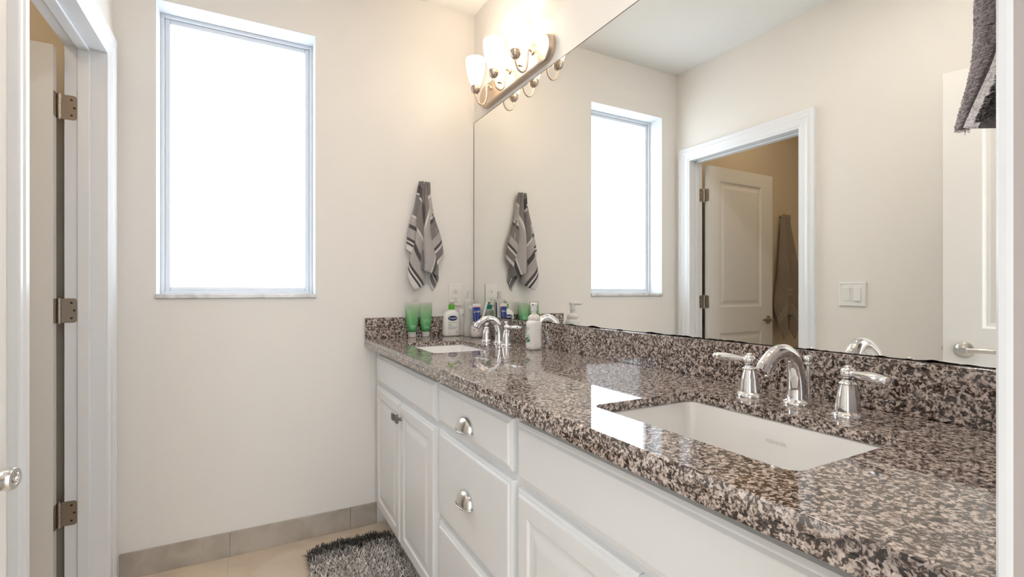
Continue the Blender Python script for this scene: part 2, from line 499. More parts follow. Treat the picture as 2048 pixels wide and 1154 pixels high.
# window
win = thing('window_1', ((WX0 + WX1) / 2, .06, WZ0), 'tall frosted window glowing with daylight', 'window', kind='structure')
def lw(x, y, z): return (x - win.location.x, y - win.location.y, z - win.location.z)
def wbox(bm, x0, x1, y0, y1, z0, z1):
    a = lw(x0, y0, z0); c = lw(x1, y1, z1); return box(bm, a[0], c[0], a[1], c[1], a[2], c[2])
def rect_frame(bm, x0, x1, z0, z1, w, y0, y1):
    wbox(bm, x0, x0 + w, y0, y1, z0, z1); wbox(bm, x1 - w, x1, y0, y1, z0, z1)
    wbox(bm, x0 + w, x1 - w, y0, y1, z0, z0 + w); wbox(bm, x0 + w, x1 - w, y0, y1, z1 - w, z1)
# painted returns of the opening
bm = BM(); e = .0015
wbox(bm, WX0, WX0 + e, .0, .18, WZ0, WZ1); wbox(bm, WX1 - e, WX1, .0, .18, WZ0, WZ1); wbox(bm, WX0, WX1, .0, .18, WZ1 - e, WZ1)
obj('window_reveal', bm, 'reveal', win)
bm = BM(); rect_frame(bm, WX0 + e, WX1 - e, WZ0, WZ1 - e, .014, .112, .17)
obj('window_frame', bm, 'vinyl', win, bevel=.002)
bm = BM(); rect_frame(bm, WX0 + .014 + e, WX1 - .014 - e, WZ0 + .012, WZ1 - .014 - e, .020, .124, .16)
obj('window_sash', bm, 'vinyl', win, bevel=.003)
bm = BM(); wbox(bm, WX0 + .03, WX1 - .03, .146, .152, WZ0 + .03, WZ1 - .03)
obj('frosted_pane', bm, 'pane', win)
bm = BM(); wbox(bm, WX0 - .003, WX1 + .003, -.012, .0005, WZ0 - .016, WZ0 + .001); wbox(bm, WX0, WX1, -.0, .18, WZ0 - .0195, WZ0 + .001)
obj('window_sill', bm, 'marble', win, bevel=.002)

# casings
PROF = [(0, 0), (0, .008), (.003, .0105), (.010, .0105), (.014, .0135), (.020, .014), (.040, .0155), (.050, .0195), (.058, .0205), (.064, .0175),
        (.070, .0175), (.074, .0200), (.086, .0200), (.090, .017), (.090, 0)]
def casing(bm, t0, t1, zt, f, prof=PROF, legs=(True, True)):
    """mitred moulding round three sides; f(t, z, h)"""
    rows = []
    for d, h in prof:
        rows.append([f(t0 - d, 0, h), f(t0 - d, zt + d, h), f(t1 + d, zt + d, h), f(t1 + d, 0, h)])
    V = [[bm.verts.new(p) for p in r] for r in rows]
    for a, b in zip(V, V[1:]):
        for i in range(3): bm.faces.new((a[i], a[i + 1], b[i + 1], b[i]))
    bm.faces.new([r[0] for r in V]); bm.faces.new([r[3] for r in reversed(V)])
    return bm
tr = thing('trim_1', (-L, (DY0 + DY1) / 2, 0), 'white moulded casing round the closet doorway', 'door trim', kind='structure')
o3 = tr.location
bm = BM(); casing(bm, DY1 + .0, DY0, DZ, lambda t, z, h: (-L + h - o3.x, t - o3.y, z))
obj('casing', bm, 'trim', tr)
def jamb_bm(x0, x1, d, inset, y0=DY1, y1=DY0, z=DZ):
    bm = BM()
    box(bm, x0 - o3.x, x1 - o3.x, y1 - inset - o3.y, y1 - inset + d - o3.y, 0, z - inset + d)
    box(bm, x0 - o3.x, x1 - o3.x, y0 + inset - d - o3.y, y0 + inset - o3.y, 0, z - inset + d)
    box(bm, x0 - o3.x, x1 - o3.x, y0 + inset - o3.y, y1 - inset - o3.y, z - inset, z - inset + d)
    return bm
obj('jamb', jamb_bm(-L - WT - .001, -L + .001, .012, 0.0), 'trim', tr, bevel=.002)
obj('door_stop', jamb_bm(-1.643, -1.606, .010, .010), 'trim', tr, bevel=.004)

tr2 = thing('trim_2', (JX, FRONT, 0), 'white casing edge along the right side of the entry doorway', 'door trim', kind='structure')
bm = BM()
P2 = [(0, 0), (0.0, .003), (.0004, .0066), (.003, .0085), (.007, .0085), (.011, .0065), (.016, .0085), (.040, .0125), (.060, .017), (.085, .017), (.09, .013), (.09, 0)]
rows = []
for d, h in P2:
    rows.append([(d, h, 0), (d, h, 2.06 + d)])
V = [[bm.verts.new(p) for p in r] for r in rows]
for a, b in zip(V, V[1:]): bm.faces.new((a[0], a[1], b[1], b[0]))
bm.faces.new([r[0] for r in V]); bm.faces.new([r[1] for r in reversed(V)])
obj('casing', bm, 'trim', tr2)

# ------------------------------------------------------------------ panel doors
def panel_door(root, w, h, t, panels):
    """slab with moulded panels on both faces; local x along the leaf, y = thickness"""
    bm = BM()
    xs0, xs1 = panels[0][0], panels[0][1]
    box(bm, 0, xs0, 0, t, 0, h); box(bm, xs1, w, 0, t, 0, h)
    zc = [0.0]
    for p in panels: zc += [p[2], p[3]]
    zc.append(h)
    for i in range(0, len(zc), 2): box(bm, xs0, xs1, 0, t, zc[i], zc[i + 1])
    for p in panels:
        st = [(0, 0), (.006, .004), (.010, .009), (.018, .009), (.022, .010), (.048, .003), (.052, .003)]
        nested(bm, p[0], p[1], p[2], p[3], st, lambda u, v, hh: (u, hh, v), cap0=False)
        nested(bm, p[0], p[1], p[2], p[3], st, lambda u, v, hh: (u, t - hh, v), cap0=False)
    return obj('leaf', bm, 'door', root)

def lever_set(leaf, x, z, y_face, s, point, mat='hinge', reach=.115, out=.042):
    """rose, hub and lever on a door face; s = outward sign along local y; point = +-1 along local x"""
    Rm = Matrix.Rotation(-s * PI / 2, 3, 'X')       # local z -> +-y
    bm = BM(); lathe(bm, [(.0325, 0), (.0325, .004), (.030, .008), (.024, .0105), (.016, .0125), (.013, .020)], (x, y_face, z), 32, Rm)
    r = autosmooth(obj('rose', bm, mat, leaf, smooth=True))
    bm = BM(); lathe(bm, [(.0105, .012), (.0105, .020), (.0125, .024), (.0135, .030), (.0135, out - .002), (.0125, out), (.008, out), (.0075, out - .0015)], (x, y_face, z), 28, Rm)
    c = [Vector((x, y_face + s * .032, z)), Vector((x + point * .02, y_face + s * .034, z + .001)), Vector((x + point * .06, y_face + s * .036, z + .003)), Vector((x + point * reach, y_face + s * .033, z + .001))]
    pts = spline(c, 6); n = len(pts)
    tube(bm, pts, lerp_list([.0115, .010, .009, .0085], 6), 14, squash=[(1.0, .45)] * n if False else [(.55, 1.0)] * n)
    lv = autosmooth(obj('lever', bm, mat, r, smooth=True))
    bm = BM(); lathe(bm, [(.0052, out - .003), (.0052, out + .0005), (.0035, out + .001), (.0034, out - .0005)], (x, y_face, z), 20, Rm)
    autosmooth(obj('lock_button', bm, 'satin', r, smooth=True))
    return r

# closet door, opened into the small room
d1 = thing('door_1', (-1.70, -.1345, 0), 'white two-panel door standing open into the small tan room', 'door', kind='structure', rz=PI)
DW = .704
leaf = panel_door(d1, DW, 2.022, .035, [(.111, .572, .20, .855), (.111, .572, 1.04, 1.925)])
leaf.location.z = .008
lever_set(leaf, .645, .937, .035, 1, -1, 'hinge', .10)
bm = BM(); box(bm, DW - .001, DW + .0012, .006, .029, .90, .965); box(bm, DW, DW + .010, .011, .024, .925, .945)
obj('latch_plate', bm, 'hinge', leaf, bevel=.0015)
def hinge(z):
    """butt hinge: plate on the jamb, plate on the door edge, knuckle and screws (in the door's own frame)"""
    H = .089
    bm = BM()
    # plate on the door edge (faces +X in the room = local -x)
    pts = rrect(.036, H, .008, 5)
    loft(bm, [[(-.0015, .0165 + p[0], z + p[1]) for p in pts], [(0.0, .0165 + p[0], z + p[1]) for p in pts]])
    o = obj('hinge', bm, 'hinge', d1)
    # plate on the jamb face: local coordinates of world (X -1.68..-1.645, Y DY0)
    yj = -(DY0 - .0018) + d1.location.y
    bm = BM()
    pts = rrect(.048, H, .010, 5)
    loft(bm, [[(-.031 + p[0], yj, z + p[1]) for p in pts], [(-.031 + p[0], yj - .0018, z + p[1]) for p in pts]])
    obj('jamb_plate', bm, 'hinge', o)
    bm = BM()
    for k in range(5):
        z0 = z - H / 2 + k * H / 5
        lathe(bm, [(.0062, z0 + .0006), (.0062, z0 + H / 5 - .0006)], (-.0075, -.0015, 0), 16)
    lathe(bm, [(.0035, z - H / 2 - .004), (.0045, z - H / 2 - .001), (.0035, z + H / 2 + .001), (.0045, z + H / 2 + .003), (.002, z + H / 2 + .005)], (-.0075, -.0015, 0), 16)
    autosmooth(obj('knuckle', bm, 'hinge', o, smooth=True))
    Rx = Matrix.Rotation(PI / 2, 3, 'X')
    for sx, sz in ((-.040, .028), (-.048, 0), (-.040, -.028)):
        bm = BM(); lathe(bm, [(.0038, 0), (.0038, .0006), (.002, .0008)], (sx, yj - 0.0001 + .0002, z + sz), 14, Matrix.Rotation(-PI / 2, 3, 'X'))
        obj('screw', bm, 'screw', o)
    return o
for z in (1.826, 1.086, .347): hinge(z)

# entry door, swung back against the left wall
ang = math.atan2(-1.566 + 2.335, -1.375 + 1.50)
d2 = thing('door_2', (-1.50, -2.335, 0), 'white entry door folded back towards the left wall, seen in the mirror', 'door', kind='structure', rz=ang)
leaf2 = panel_door(d2, .779, 2.027, .035, [(.115, .664, .20, .82), (.115, .664, 1.005, 1.905)])
leaf2.location.z = .008
lever_set(leaf2, .714, .917, 0.0, -1, -1, 'satin', .11, .042)
bm = BM(); box(bm, .778, .7802, .006, .029, .885, .945); box(bm, .779, .787, .011, .024, .908, .926)
obj('latch_plate', bm, 'satin', leaf2, bevel=.0015)

# ------------------------------------------------------------------ vanity cabinets
XF, XB = -.55, -.53          # front faces, face frame
def front_panel(bm, y0, y1, z0, z1, loc, raised):
    st = [(0, 0), (0, .0115), (.006, .0150), (.009, .0152), (.014, .0195), (.016, .020)]
    if raised: st += [(.052, .020), (.058, .0155), (.066, .0150), (.074, .0155), (.092, .0195), (.096, .020)]
    return nested(bm, y0, y1, z0, z1, st, lambda u, v, h: (XB - h - loc[0], u - loc[1], v - loc[2]))

def knob(parent, y, z, loc):
    bm = BM()
    lathe(bm, [(.0075, 0), (.006, .004), (.0055, .012), (.008, .016)], (XF - loc[0], y - loc[1], z - loc[2]), 16, Matrix.Rotation(-PI / 2, 3, 'Y'))
    x0 = XF - .015 - loc[0]
    loops = []
    for hw, dx in ((.011, 0), (.0145, -.004), (.0145, -.008), (.0125, -.0095), (.006, -.0075)):
        loops.append([(x0 + dx, y - loc[1] + a, z - loc[2] + b) for a, b in rrect(2 * hw, 2 * hw, hw * .18, 2)])
    loft(bm, loops)
    return obj('knob', bm, 'pewter', parent, label='square dark pewter knob')

def cup_pull(parent, y, z, loc):
    """half-bowl pull, open below"""
    bm = BM(); W, D, H = .044, .026, .040
    nu, nv = 20, 10
    g = []
    for i in range(nu + 1):
        a = -PI / 2 + PI * i / nu
        s = math.sin(a); c = max(math.cos(a), .02) ** .75
        row = []
        for j in range(nv + 1):
            b = PI / 2 * j / nv
            row.append(bm.verts.new((XF - .0005 - D * c * math.sin(b) - loc[0], y + W * s - loc[1], z + H * c * math.cos(b) - loc[2])))
        g.append(row)
    for i in range(nu):
        for j in range(nv): bm.faces.new((g[i][j], g[i + 1][j], g[i + 1][j + 1], g[i][j + 1]))
    o = obj('cup_pull', bm, 'satin', parent, smooth=True, label='satin nickel cup pull')
    so = o.modifiers.new('solid', 'SOLIDIFY'); so.thickness = .0016; so.offset = -1
    bm = BM()
    pts = []
    for i in range(nu + 1):
        a = -PI / 2 + PI * i / nu
        pts.append((XF - .001 - (D + .001) * max(math.cos(a), 0) ** .75 - loc[0], y + (W + .001) * math.sin(a) - loc[1], z - loc[2]))
    tube(bm, pts, .0022, 8)
    obj('lip', bm, 'satin', o, smooth=True)
    return o

def cabinet(name, y0, y1, loc, label, group='white vanity cabinets'):
    root = thing(name, loc, label, 'cabinet', group)
    lx, ly, lz = loc
    bm = BM()
    T = .018
    XC = XB + .0185; box(bm, XC - lx, -.01 - lx, y0 - ly, y0 - T - ly, .10, .884); box(bm, XC - lx, -.01 - lx, y1 + T - ly, y1 - ly, .10, .884)
    box(bm, XC - lx, -.01 - lx, y0 - T - ly, y1 + T - ly, .10, .118); box(bm, -.02 - lx, -.01 - lx, y0 - T - ly, y1 + T - ly, .118, .884)
    obj('carcass', bm, 'cabinet', root)
    bm = BM(); box(bm, -.47 - lx, -.455 - lx, y0 - ly, y1 - ly, 0, .10)
    obj('toe_kick', bm, 'cabinet', root)
    return root
def face_frame(root, loc, y0, y1, cells):
    """frame boards round the openings (cells: y0,y1,z0,z1 in world)"""
    bm = BM()
    box(bm, XB - loc[0], XB + .018 - loc[0], y0 - loc[1], y1 - loc[1], .108, .884)
    return obj('face_frame', bm, 'cabinet', root)

la = (-.30, -.46, 0)
ca = cabinet('sink_cabinet', -.002, -.9276, la, 'white two-door sink cabinet with square knobs beside the window wall')
face_frame(ca, la, -.002, -.9276, None)
bm = BM(); front_panel(bm, -.911, -.077, .722, .853, la, False); obj('false_front', bm, 'cabinet', ca)
bm = BM(); front_panel(bm, -.490, -.077, .115, .703, la, True); da = obj('door', bm, 'cabinet', ca)
knob(da, -.465, .640, la)
bm = BM(); front_panel(bm, -.911, -.494, .115, .703, la, True); db = obj('door', bm, 'cabinet', ca)
knob(db, -.519, .640, la)

lb = (-.30, -1.194, 0)
cb = cabinet('drawer_cabinet', -.928, -1.4576, lb, 'white drawer cabinet with nickel cup pulls in the middle of the vanity')
face_frame(cb, lb, -.928, -1.4576, None)
for z0, z1 in ((.727, .853), (.425, .706), (.115, .407)):
    bm = BM(); front_panel(bm, -1.444, -.945, z0, z1, lb, False)
    dr = obj('drawer', bm, 'cabinet', cb)
    cup_pull(dr, -1.185, (.762 if z0 > .7 else (.552 if z0 > .4 else .25)), lb)

lc = (-.30, -1.895, 0)
cc = cabinet('sink_cabinet', -1.458, -2.335, lc, 'white sink cabinet nearest the entry doorway, under the near basin')
face_frame(cc, lc, -1.458, -2.335, None)
bm = BM(); front_panel(bm, -2.262, -1.470, .718, .853, lc, False); obj('false_front', bm, 'cabinet', cc)
bm = BM(); front_panel(bm, -1.864, -1.470, .115, .700, lc, True); dc = obj('door', bm, 'cabinet', cc)
knob(dc, -1.839, .640, lc)
bm = BM(); front_panel(bm, -2.262, -1.868, .115, .700, lc, True); dd = obj('door', bm, 'cabinet', cc)
knob(dd, -1.893, .640, lc)

# ------------------------------------------------------------------ countertop
CT = .924
ct = thing('countertop', (-.29, -1.17, CT), 'brown speckled polished granite vanity top with backsplash', 'countertop')
SINKS = [(-.340, -1.876), (-.340, -.516)]
SW, SD, SR = .412, .282, .022        # along y, along x, corner radius
def slab():
    cu = bpy.data.curves.new('slab', 'CURVE'); cu.dimensions = '2D'; cu.fill_mode = 'BOTH'
    def poly(pts):
        s = cu.splines.new('POLY'); s.points.add(len(pts) - 1); s.use_cyclic_u = True
        for p, q in zip(s.points, pts): p.co = (q[0], q[1], 0, 1)
    bv = .002
    x0, x1, y0, y1 = -.589 + bv, .003 - bv, FRONT + .001 + bv, -.001 - bv
    poly([(x0, y0), (x1, y0), (x1, y1), (x0, y1)])
    for cx, cy in SINKS:
        poly([(cx + p[0], cy + p[1]) for p in rrect(SD + 2 * bv, SW + 2 * bv, SR, 6)])
    cu.extrude = .010 - bv; cu.bevel_depth = bv; cu.bevel_resolution = 2
    o = bpy.data.objects.new('slab_tmp', cu); COL.objects.link(o)
    dg = bpy.context.evaluated_depsgraph_get(); dg.update()
    me = bpy.data.meshes.new_from_object(o.evaluated_get(dg))
    bm = BM(); bm.from_mesh(me)
    bpy.data.objects.remove(o); bpy.data.curves.remove(cu); bpy.data.meshes.remove(me)
    for v in bm.verts: v.co = Vector((v.co.x - ct.location.x, v.co.y - ct.location.y, v.co.z - .010))
    return bm
bm = slab()
# built-up front edge under the slab
obj('slab', bm, 'granite', ct)
bm = BM(); box(bm, -.589 - ct.location.x, -.556 - ct.location.x, FRONT + .001 - ct.location.y, -.001 - ct.location.y, -.040, -.0195)
obj('front_edge', bm, 'granite', ct, bevel=.0015)
bm = BM(); box(bm, -.019 - ct.location.x, .004 - ct.location.x, FRONT + .001 - ct.location.y, -.001 - ct.location.y, .0002, .1012)
obj('back_splash', bm, 'granite', ct, bevel=.0015)
bm = BM(); box(bm, -.589 - ct.location.x, -.0195 - ct.location.x, -.020 - ct.location.y, -.001 - ct.location.y, .0002, .1012)
obj('side_splash', bm, 'granite', ct, bevel=.0015)

# undermount basins
def basin(name, c, label):
    root = thing(name, (c[0], c[1], CT - .165), label, 'sink', 'white undermount basins')
    bm = BM(); zt = .1445
    loops = []
    def lp(w, d, r, z): return [(p[0], p[1], z) for p in rrect(d, w, r, 6)]
    # outside, rim, inside
    loops.append(lp(SW - .05, SD - .05, .05, 0)); loops.append(lp(SW + .03, SD + .03, .045, .03)); loops.append(lp(SW + .036, SD + .036, .04, zt - .01))
    loops.append(lp(SW + .05, SD + .05, .04, zt - .008)); loops.append(lp(SW + .05, SD + .05, .04, zt))
    loops.append(lp(SW + .006, SD + .006, .026, zt)); loops.append(lp(SW + .002, SD + .002, .026, zt - .004))
    loops.append(lp(SW - .012, SD - .012, .030, .05)); loops.append(lp(SW - .022, SD - .022, .034, .028)); loops.append(lp(SW - .05, SD - .05, .040, .014))
    loops.append(lp(SW - .11, SD - .11, .05, .010)); loops.append(lp(.05, .05, .0245, .008))
    loft(bm, loops)
    obj('bowl', bm, 'ceramic', root, smooth=True)
    bm = BM(); lathe(bm, [(.021, .0085), (.021, .0105), (.016, .0105), (.015, .0085), (.012, .0095), (.001, .011)], (0, 0, 0), 24)
    autosmooth(obj('drain', bm, 'chrome', root, smooth=True))
    bm = text_bm('KOHLER', .011, lambda x, y, h: (SD / 2 - .0035, -x - .0, .105 + y))
    obj('lettering', bm, 'faint', root)
    return root
basin('sink_basin', SINKS[0], 'white rectangular basin nearest the entry doorway')
basin('sink_basin', SINKS[1], 'white rectangular basin beside the window wall')

# ------------------------------------------------------------------ faucets
BELL = [(.0275, 0), (.0275, .003), (.0262, .0055), (.0235, .0075), (.0215, .0095), (.0212, .013), (.0205, .022), (.0185, .036), (.0160, .048), (.0135, .0565),
        (.0132, .0575), (.0150, .0590), (.0152, .0605), (.0130, .0620), (.0112, .0640), (.0102, .0665), (.0105, .0685)]
def handle_bm(a, sgn):
    """bell body, ball and teardrop lever; a = lever angle, sgn = +-1 along y"""
    bm = BM(); lathe(bm, BELL, (0, 0, 0), 32)
    sphere(bm, (0, 0, .0790), .0125, 20, 12, (1, 1, .95))
    lathe(bm, [(.006, .089), (.006, .0915), (.004, .0935), (.0001, .0945)], (0, 0, 0), 16)
    return bm
def lever_bm(a, sgn):
    d = Vector((math.sin(a), sgn * math.cos(a), 0)); c = Vector((0, 0, .0790))
    bm = BM()
    ts = [.008, .014, .020, .035, .052, .066, .075, .079, .0815, .085, .0875, .089]
    rs = [.0068, .0054, .0058, .0076, .0090, .0092, .0084, .0070, .0074, .0072, .0052, .0012]
    tube(bm, [c + d * t + Vector((0, 0, .0012 * math.sin(t / .09 * PI))) for t in ts], rs, 16)
    return bm
def faucet(y, label, aL, aR):
    root = thing('faucet', (-.10, y, CT + .0003), label, 'faucet', 'chrome widespread faucets')
    ctrl = [(0, 0, .012), (.0005, 0, .035), (-.003, 0, .062), (-.014, 0, .090), (-.036, 0, .107), (-.062, 0, .1085), (-.086, 0, .098), (-.104, 0, .083), (-.112, 0, .072)]
    rad = [.0195, .0182, .0168, .0155, .0146, .0146, .0152, .0160, .0162]
    bm = BM()
    lathe(bm, [(.0275, 0), (.0275, .003), (.0262, .0055), (.0232, .0075), (.0205, .0095), (.0196, .013)], (0, 0, 0), 32)
    pts = spline(ctrl, 6); n = len(pts)
    r = lerp_list(rad, 6)
    tube(bm, pts, r, 20, squash=[(1.0 + .10 * i / n, 1.0 - .18 * i / n) for i in range(n)])
    sp = autosmooth(obj('spout', bm, 'chrome', root, smooth=True))
    bm = BM(); lathe(bm, [(.0035, .005), (.0035, .075), (.0060, .077), (.0065, .080), (.0045, .083), (.0050, .085), (.0085, .088), (.0090, .092), (.0070, .096), (.0020, .098)], (.033, -.004, 0), 18)
    autosmooth(obj('drain_knob', bm, 'chrome', root, smooth=True))
    for dy, a, s in ((.095, aL, 1), (-.105, aR, -1)):
        h = autosmooth(obj('handle', handle_bm(a, s), 'chrome', root, smooth=True, loc=(-.018, dy, 0)))
        autosmooth(obj('lever', lever_bm(a, s), 'chrome', h, smooth=True))
    return root
faucet(-1.856, 'chrome arched faucet with two lever handles at the near basin', math.radians(-6), math.radians(-24))
faucet(-.508, 'chrome arched faucet with two lever handles at the far basin', math.radians(-20), math.radians(15))

# ------------------------------------------------------------------ mirror
MT, MB_ = 2.0849, 1.0252
mi = thing('mirror', (0, -1.17, MB_), 'large frameless wall mirror above the backsplash', 'mirror')
yA, yB = -.0035, FRONT + .002
bm = BM(); box(bm, 0, .0048, yB + 1.17, yA + 1.17, .0007, MT - MB_)
obj('glass', bm, 'mirror', mi)
bm = BM()
box(bm, -.0006, -.0001, yA - .004 + 1.17, yA + .0005 + 1.17, 0.0007, MT - MB_); box(bm, -.0006, -.0001, yB + 1.17, yA + 1.17, MT - MB_ - .0022, MT - MB_ + .0005)  # dark edge strips; the far upright one paints the wall gap's reflection
obj('dark_edge_line', bm, 'mirror_edge', mi)
bm = BM(); n = 420; top = []; bot = []
for i in range(n + 1):
    y = yA + (yB - yA) * i / n
    e = noise.noise(Vector((y * 9, 3.1, 0))) * .6 + noise.noise(Vector((y * 34, 1.7, 0))) * .35 + noise.noise(Vector((y * 90, .3, 0))) * .15
    h = .0016 + max(0, e + .05) * .011 * (0.35 + .65 * min(1, max(0, (-y - .5) / .6)))
    top.append(bm.verts.new((-.0004, y + 1.17, h))); bot.append(bm.verts.new((-.0004, y + 1.17, .0006)))
for i in range(n): bm.faces.new((bot[i], bot[i + 1], top[i + 1], top[i]))
bmesh.ops.solidify(bm, geom=bm.faces[:], thickness=.0003)
obj('desilvered_edge', bm, 'desilver', mi)

# ------------------------------------------------------------------ vanity light
vl = thing('vanity_light', (.005, -.468, 2.165), 'brushed nickel wall light with three lit glass shades above the mirror', 'wall lamp')
bm = BM()
def stad(hl, r, x):
    pts = []
    for i in range(17): a = PI / 2 - PI * i / 16; pts.append((x, -hl - r * math.cos(a) if False else -(hl) - r * math.cos(a), r * math.sin(a)))
    for i in range(17): a = -PI / 2 + PI * i / 16; pts.append((x, hl + r * math.cos(a), r * math.sin(a)))
    return pts
loft(bm, [stad(.285, .057, 0), stad(.285, .057, -.012), stad(.285, .053, -.026), stad(.284, .048, -.029)])
autosmooth(obj('backplate', bm, 'nickel', vl), 25)
for sy in (.10, -.10):
    bm = BM(); lathe(bm, [(.004, 0), (.004, .008), (.0055, .009), (.0055, .013), (.003, .015)], (-.029, sy, 0), 16, Matrix.Rotation(-PI / 2, 3, 'Y'))
    obj('screw_cap', bm, 'nickel', vl, smooth=True)
for k, dy in enumerate((.201, .0015, -.204)):
    bm = BM()
    c = [(-.028, dy, .012), (-.042, dy, .022), (-.052, dy, .014), (-.054, dy, -.025), (-.060, dy, -.062), (-.078, dy, -.080), (-.100, dy, -.072), (-.111, dy, -.048), (-.113, dy, -.030)]
    tube(bm, spline(c, 6), .0048, 12)
    lathe(bm, [(.010, 0), (.010, .003), (.006, .006)], (-.029, dy, .012), 16, Matrix.Rotation(-PI / 2, 3, 'Y'))
    arm = obj('arm', bm, 'nickel', vl, smooth=True)
    bm = BM(); lathe(bm, [(.004, -.034), (.010, -.032), (.018, -.024), (.0225, -.013), (.0235, -.004), (.0215, .004), (.016, .006)], (-.113, dy, 0), 28)
    autosmooth(obj('cup', bm, 'nickel', vl, smooth=True))
    bm = BM()
    prof = [(.020, .001), (.025, .012), (.032, .035), (.040, .065), (.0455, .095), (.0475, .118), (.0465, .137)]
    lathe(bm, prof, (-.113, dy, 0), 36, cap=False)
    sh = obj('lamp_shade', bm, 'shade', vl, smooth=True)
    so = sh.modifiers.new('solid', 'SOLIDIFY'); so.thickness = .003; so.offset = -1
    bm = BM(); lathe(bm, [(.012, .006), (.012, .040), (.009, .042)], (-.113, dy, 0), 20)
    obj('socket', bm, 'socket', sh, smooth=True)
    bm = BM(); lathe(bm, [(.010, .042), (.013, .050), (.022, .070), (.0245, .084), (.021, .099), (.012, .106), (.0005, .108)], (-.113, dy, 0), 22)
    obj('bulb', bm, 'bulb', sh, smooth=True)

def copy_thing(src, name_loc, label):
    r_ = src.copy(); COL.objects.link(r_); r_.location = name_loc; r_['label'] = label
    for ch in src.children:
        c_ = ch.copy(); COL.objects.link(c_); c_.parent = r_
        for g_ in ch.children:
            d_ = g_.copy(); COL.objects.link(d_); d_.parent = c_
    return r_
vl['group'] = 'vanity lights above the mirror'  # the second fixture is an unseen copy, added to brighten the near half
copy_thing(vl, (.005, -1.872, 2.165), 'unseen copy of the brushed nickel wall light, added above the near basin as fill')

# unseen ceiling light added to brighten basin, floor and cabinets
dl = thing('added_ceiling_light', (-.76, -1.55, CEIL), 'unseen round ceiling light added as fill over the near half of the room', 'ceiling lamp')
bm = BM(); lathe(bm, [(.078, -.001), (.080, -.006), (.100, -.004), (.102, -.0002), (.078, -.0002)], (0, 0, 0), 40, cap=False); obj('trim_ring', bm, 'white_plastic', dl, smooth=False)
bm = BM(); lathe(bm, [(.001, -.0022), (.078, -.0022), (.078, -.0012), (.001, -.0012)], (0, 0, 0), 40, cap=False); obj('lens', bm, 'ceiling_fill', dl)

# unseen lamp added so the small room is not left dark
cl = thing('added_closet_light', (-2.2, -.62, CEIL), 'unseen round warm light added to brighten the small tan room', 'ceiling lamp')
bm = BM(); lathe(bm, [(.09, -.022), (.09, 0)], (0, 0, 0), 32); obj('canopy', bm, 'satin', cl, smooth=False)
bm = BM(); lathe(bm, [(.001, -.05), (.045, -.045), (.075, -.034), (.085, -.0225)], (0, 0, 0), 32); obj('diffuser', bm, 'closet_fill', cl, smooth=True)

# ------------------------------------------------------------------ wall plates
def outlet():
    loc = (-.1075, -.0005, 1.138)
    root = thing('wall_outlet', loc, 'cream duplex socket on the end wall above the lotion bottle', 'socket')
    bm = BM(); nested(bm, -.0385, .0385, -.061, .061, [(0, 0), (0, .003), (.003, .006), (.005, .0062)], lambda u, v, h: (u, -h, v))
    pl = obj('cover_plate', bm, 'outlet', root)
    for dz in (.0205, -.0205):
        bm = BM()
        pts = []
        for i in range(28):
            a = 2 * PI * i / 28
            pts.append((.0172 * math.cos(a), max(-.0118, min(.0118, .0172 * math.sin(a)))))
        loft(bm, [[(p[0], -.0060, dz + p[1]) for p in pts], [(p[0], -.0078, dz + p[1]) for p in pts], [(p[0] * .95, -.0083, dz + p[1] * .95) for p in pts]])
        f = obj('receptacle', bm, 'outlet', root)
        bm = BM()
        box(bm, -.0068, -.0052, -.0086, -.0078, dz - .001, dz + .0070); box(bm, .0052, .0068, -.0086, -.0078, dz, dz + .0060)
        lathe(bm, [(.0028, 0), (.0028, .0008)], (0, -.0078, dz - .0065), 14, Matrix.Rotation(PI / 2, 3, 'X'))
        obj('slots', bm, 'slot', f)
    bm = BM(); lathe(bm, [(.003, 0), (.003, .0006), (.001, .001)], (0, -.0060, 0), 14, Matrix.Rotation(PI / 2, 3, 'X')); obj('screw', bm, 'outlet', root)
    return root
outlet()
def switch():
    root = thing('light_switch', (-L + .0005, -1.1395, 1.1425), 'white double rocker switch plate on the left wall, seen in the mirror', 'light switch')
    bm = BM(); nested(bm, -.062, .062, -.0605, .0605, [(0, 0), (0, .004), (.004, .007), (.0085, .007), (.0095, .005)], lambda u, v, h: (h, u, v))
    obj('cover_plate', bm, 'white_plastic', root)
    for k, dy in enumerate((.0235, -.0235)):
        bm = BM(); t = .0028 if k else -.0028
        vs = [(.0048, dy - .0165, -.0335), (.0048, dy + .0165, -.0335), (.0048, dy + .0165, .0335), (.0048, dy - .0165, .0335),
              (.0095 + t, dy - .0160, -.0330), (.0095 + t, dy + .0160, -.0330), (.0095 - t, dy + .0160, .0330), (.0095 - t, dy - .0160, .0330)]
        v = [bm.verts.new(p) for p in vs]
        for f in ((3, 2, 1, 0), (4, 5, 6, 7), (0, 1, 5, 4), (1, 2, 6, 5), (2, 3, 7, 6), (3, 0, 4, 7)): bm.faces.new([v[i] for i in f])
        obj('rocker', bm, 'white_plastic', root, bevel=.001)
    return root
switch()

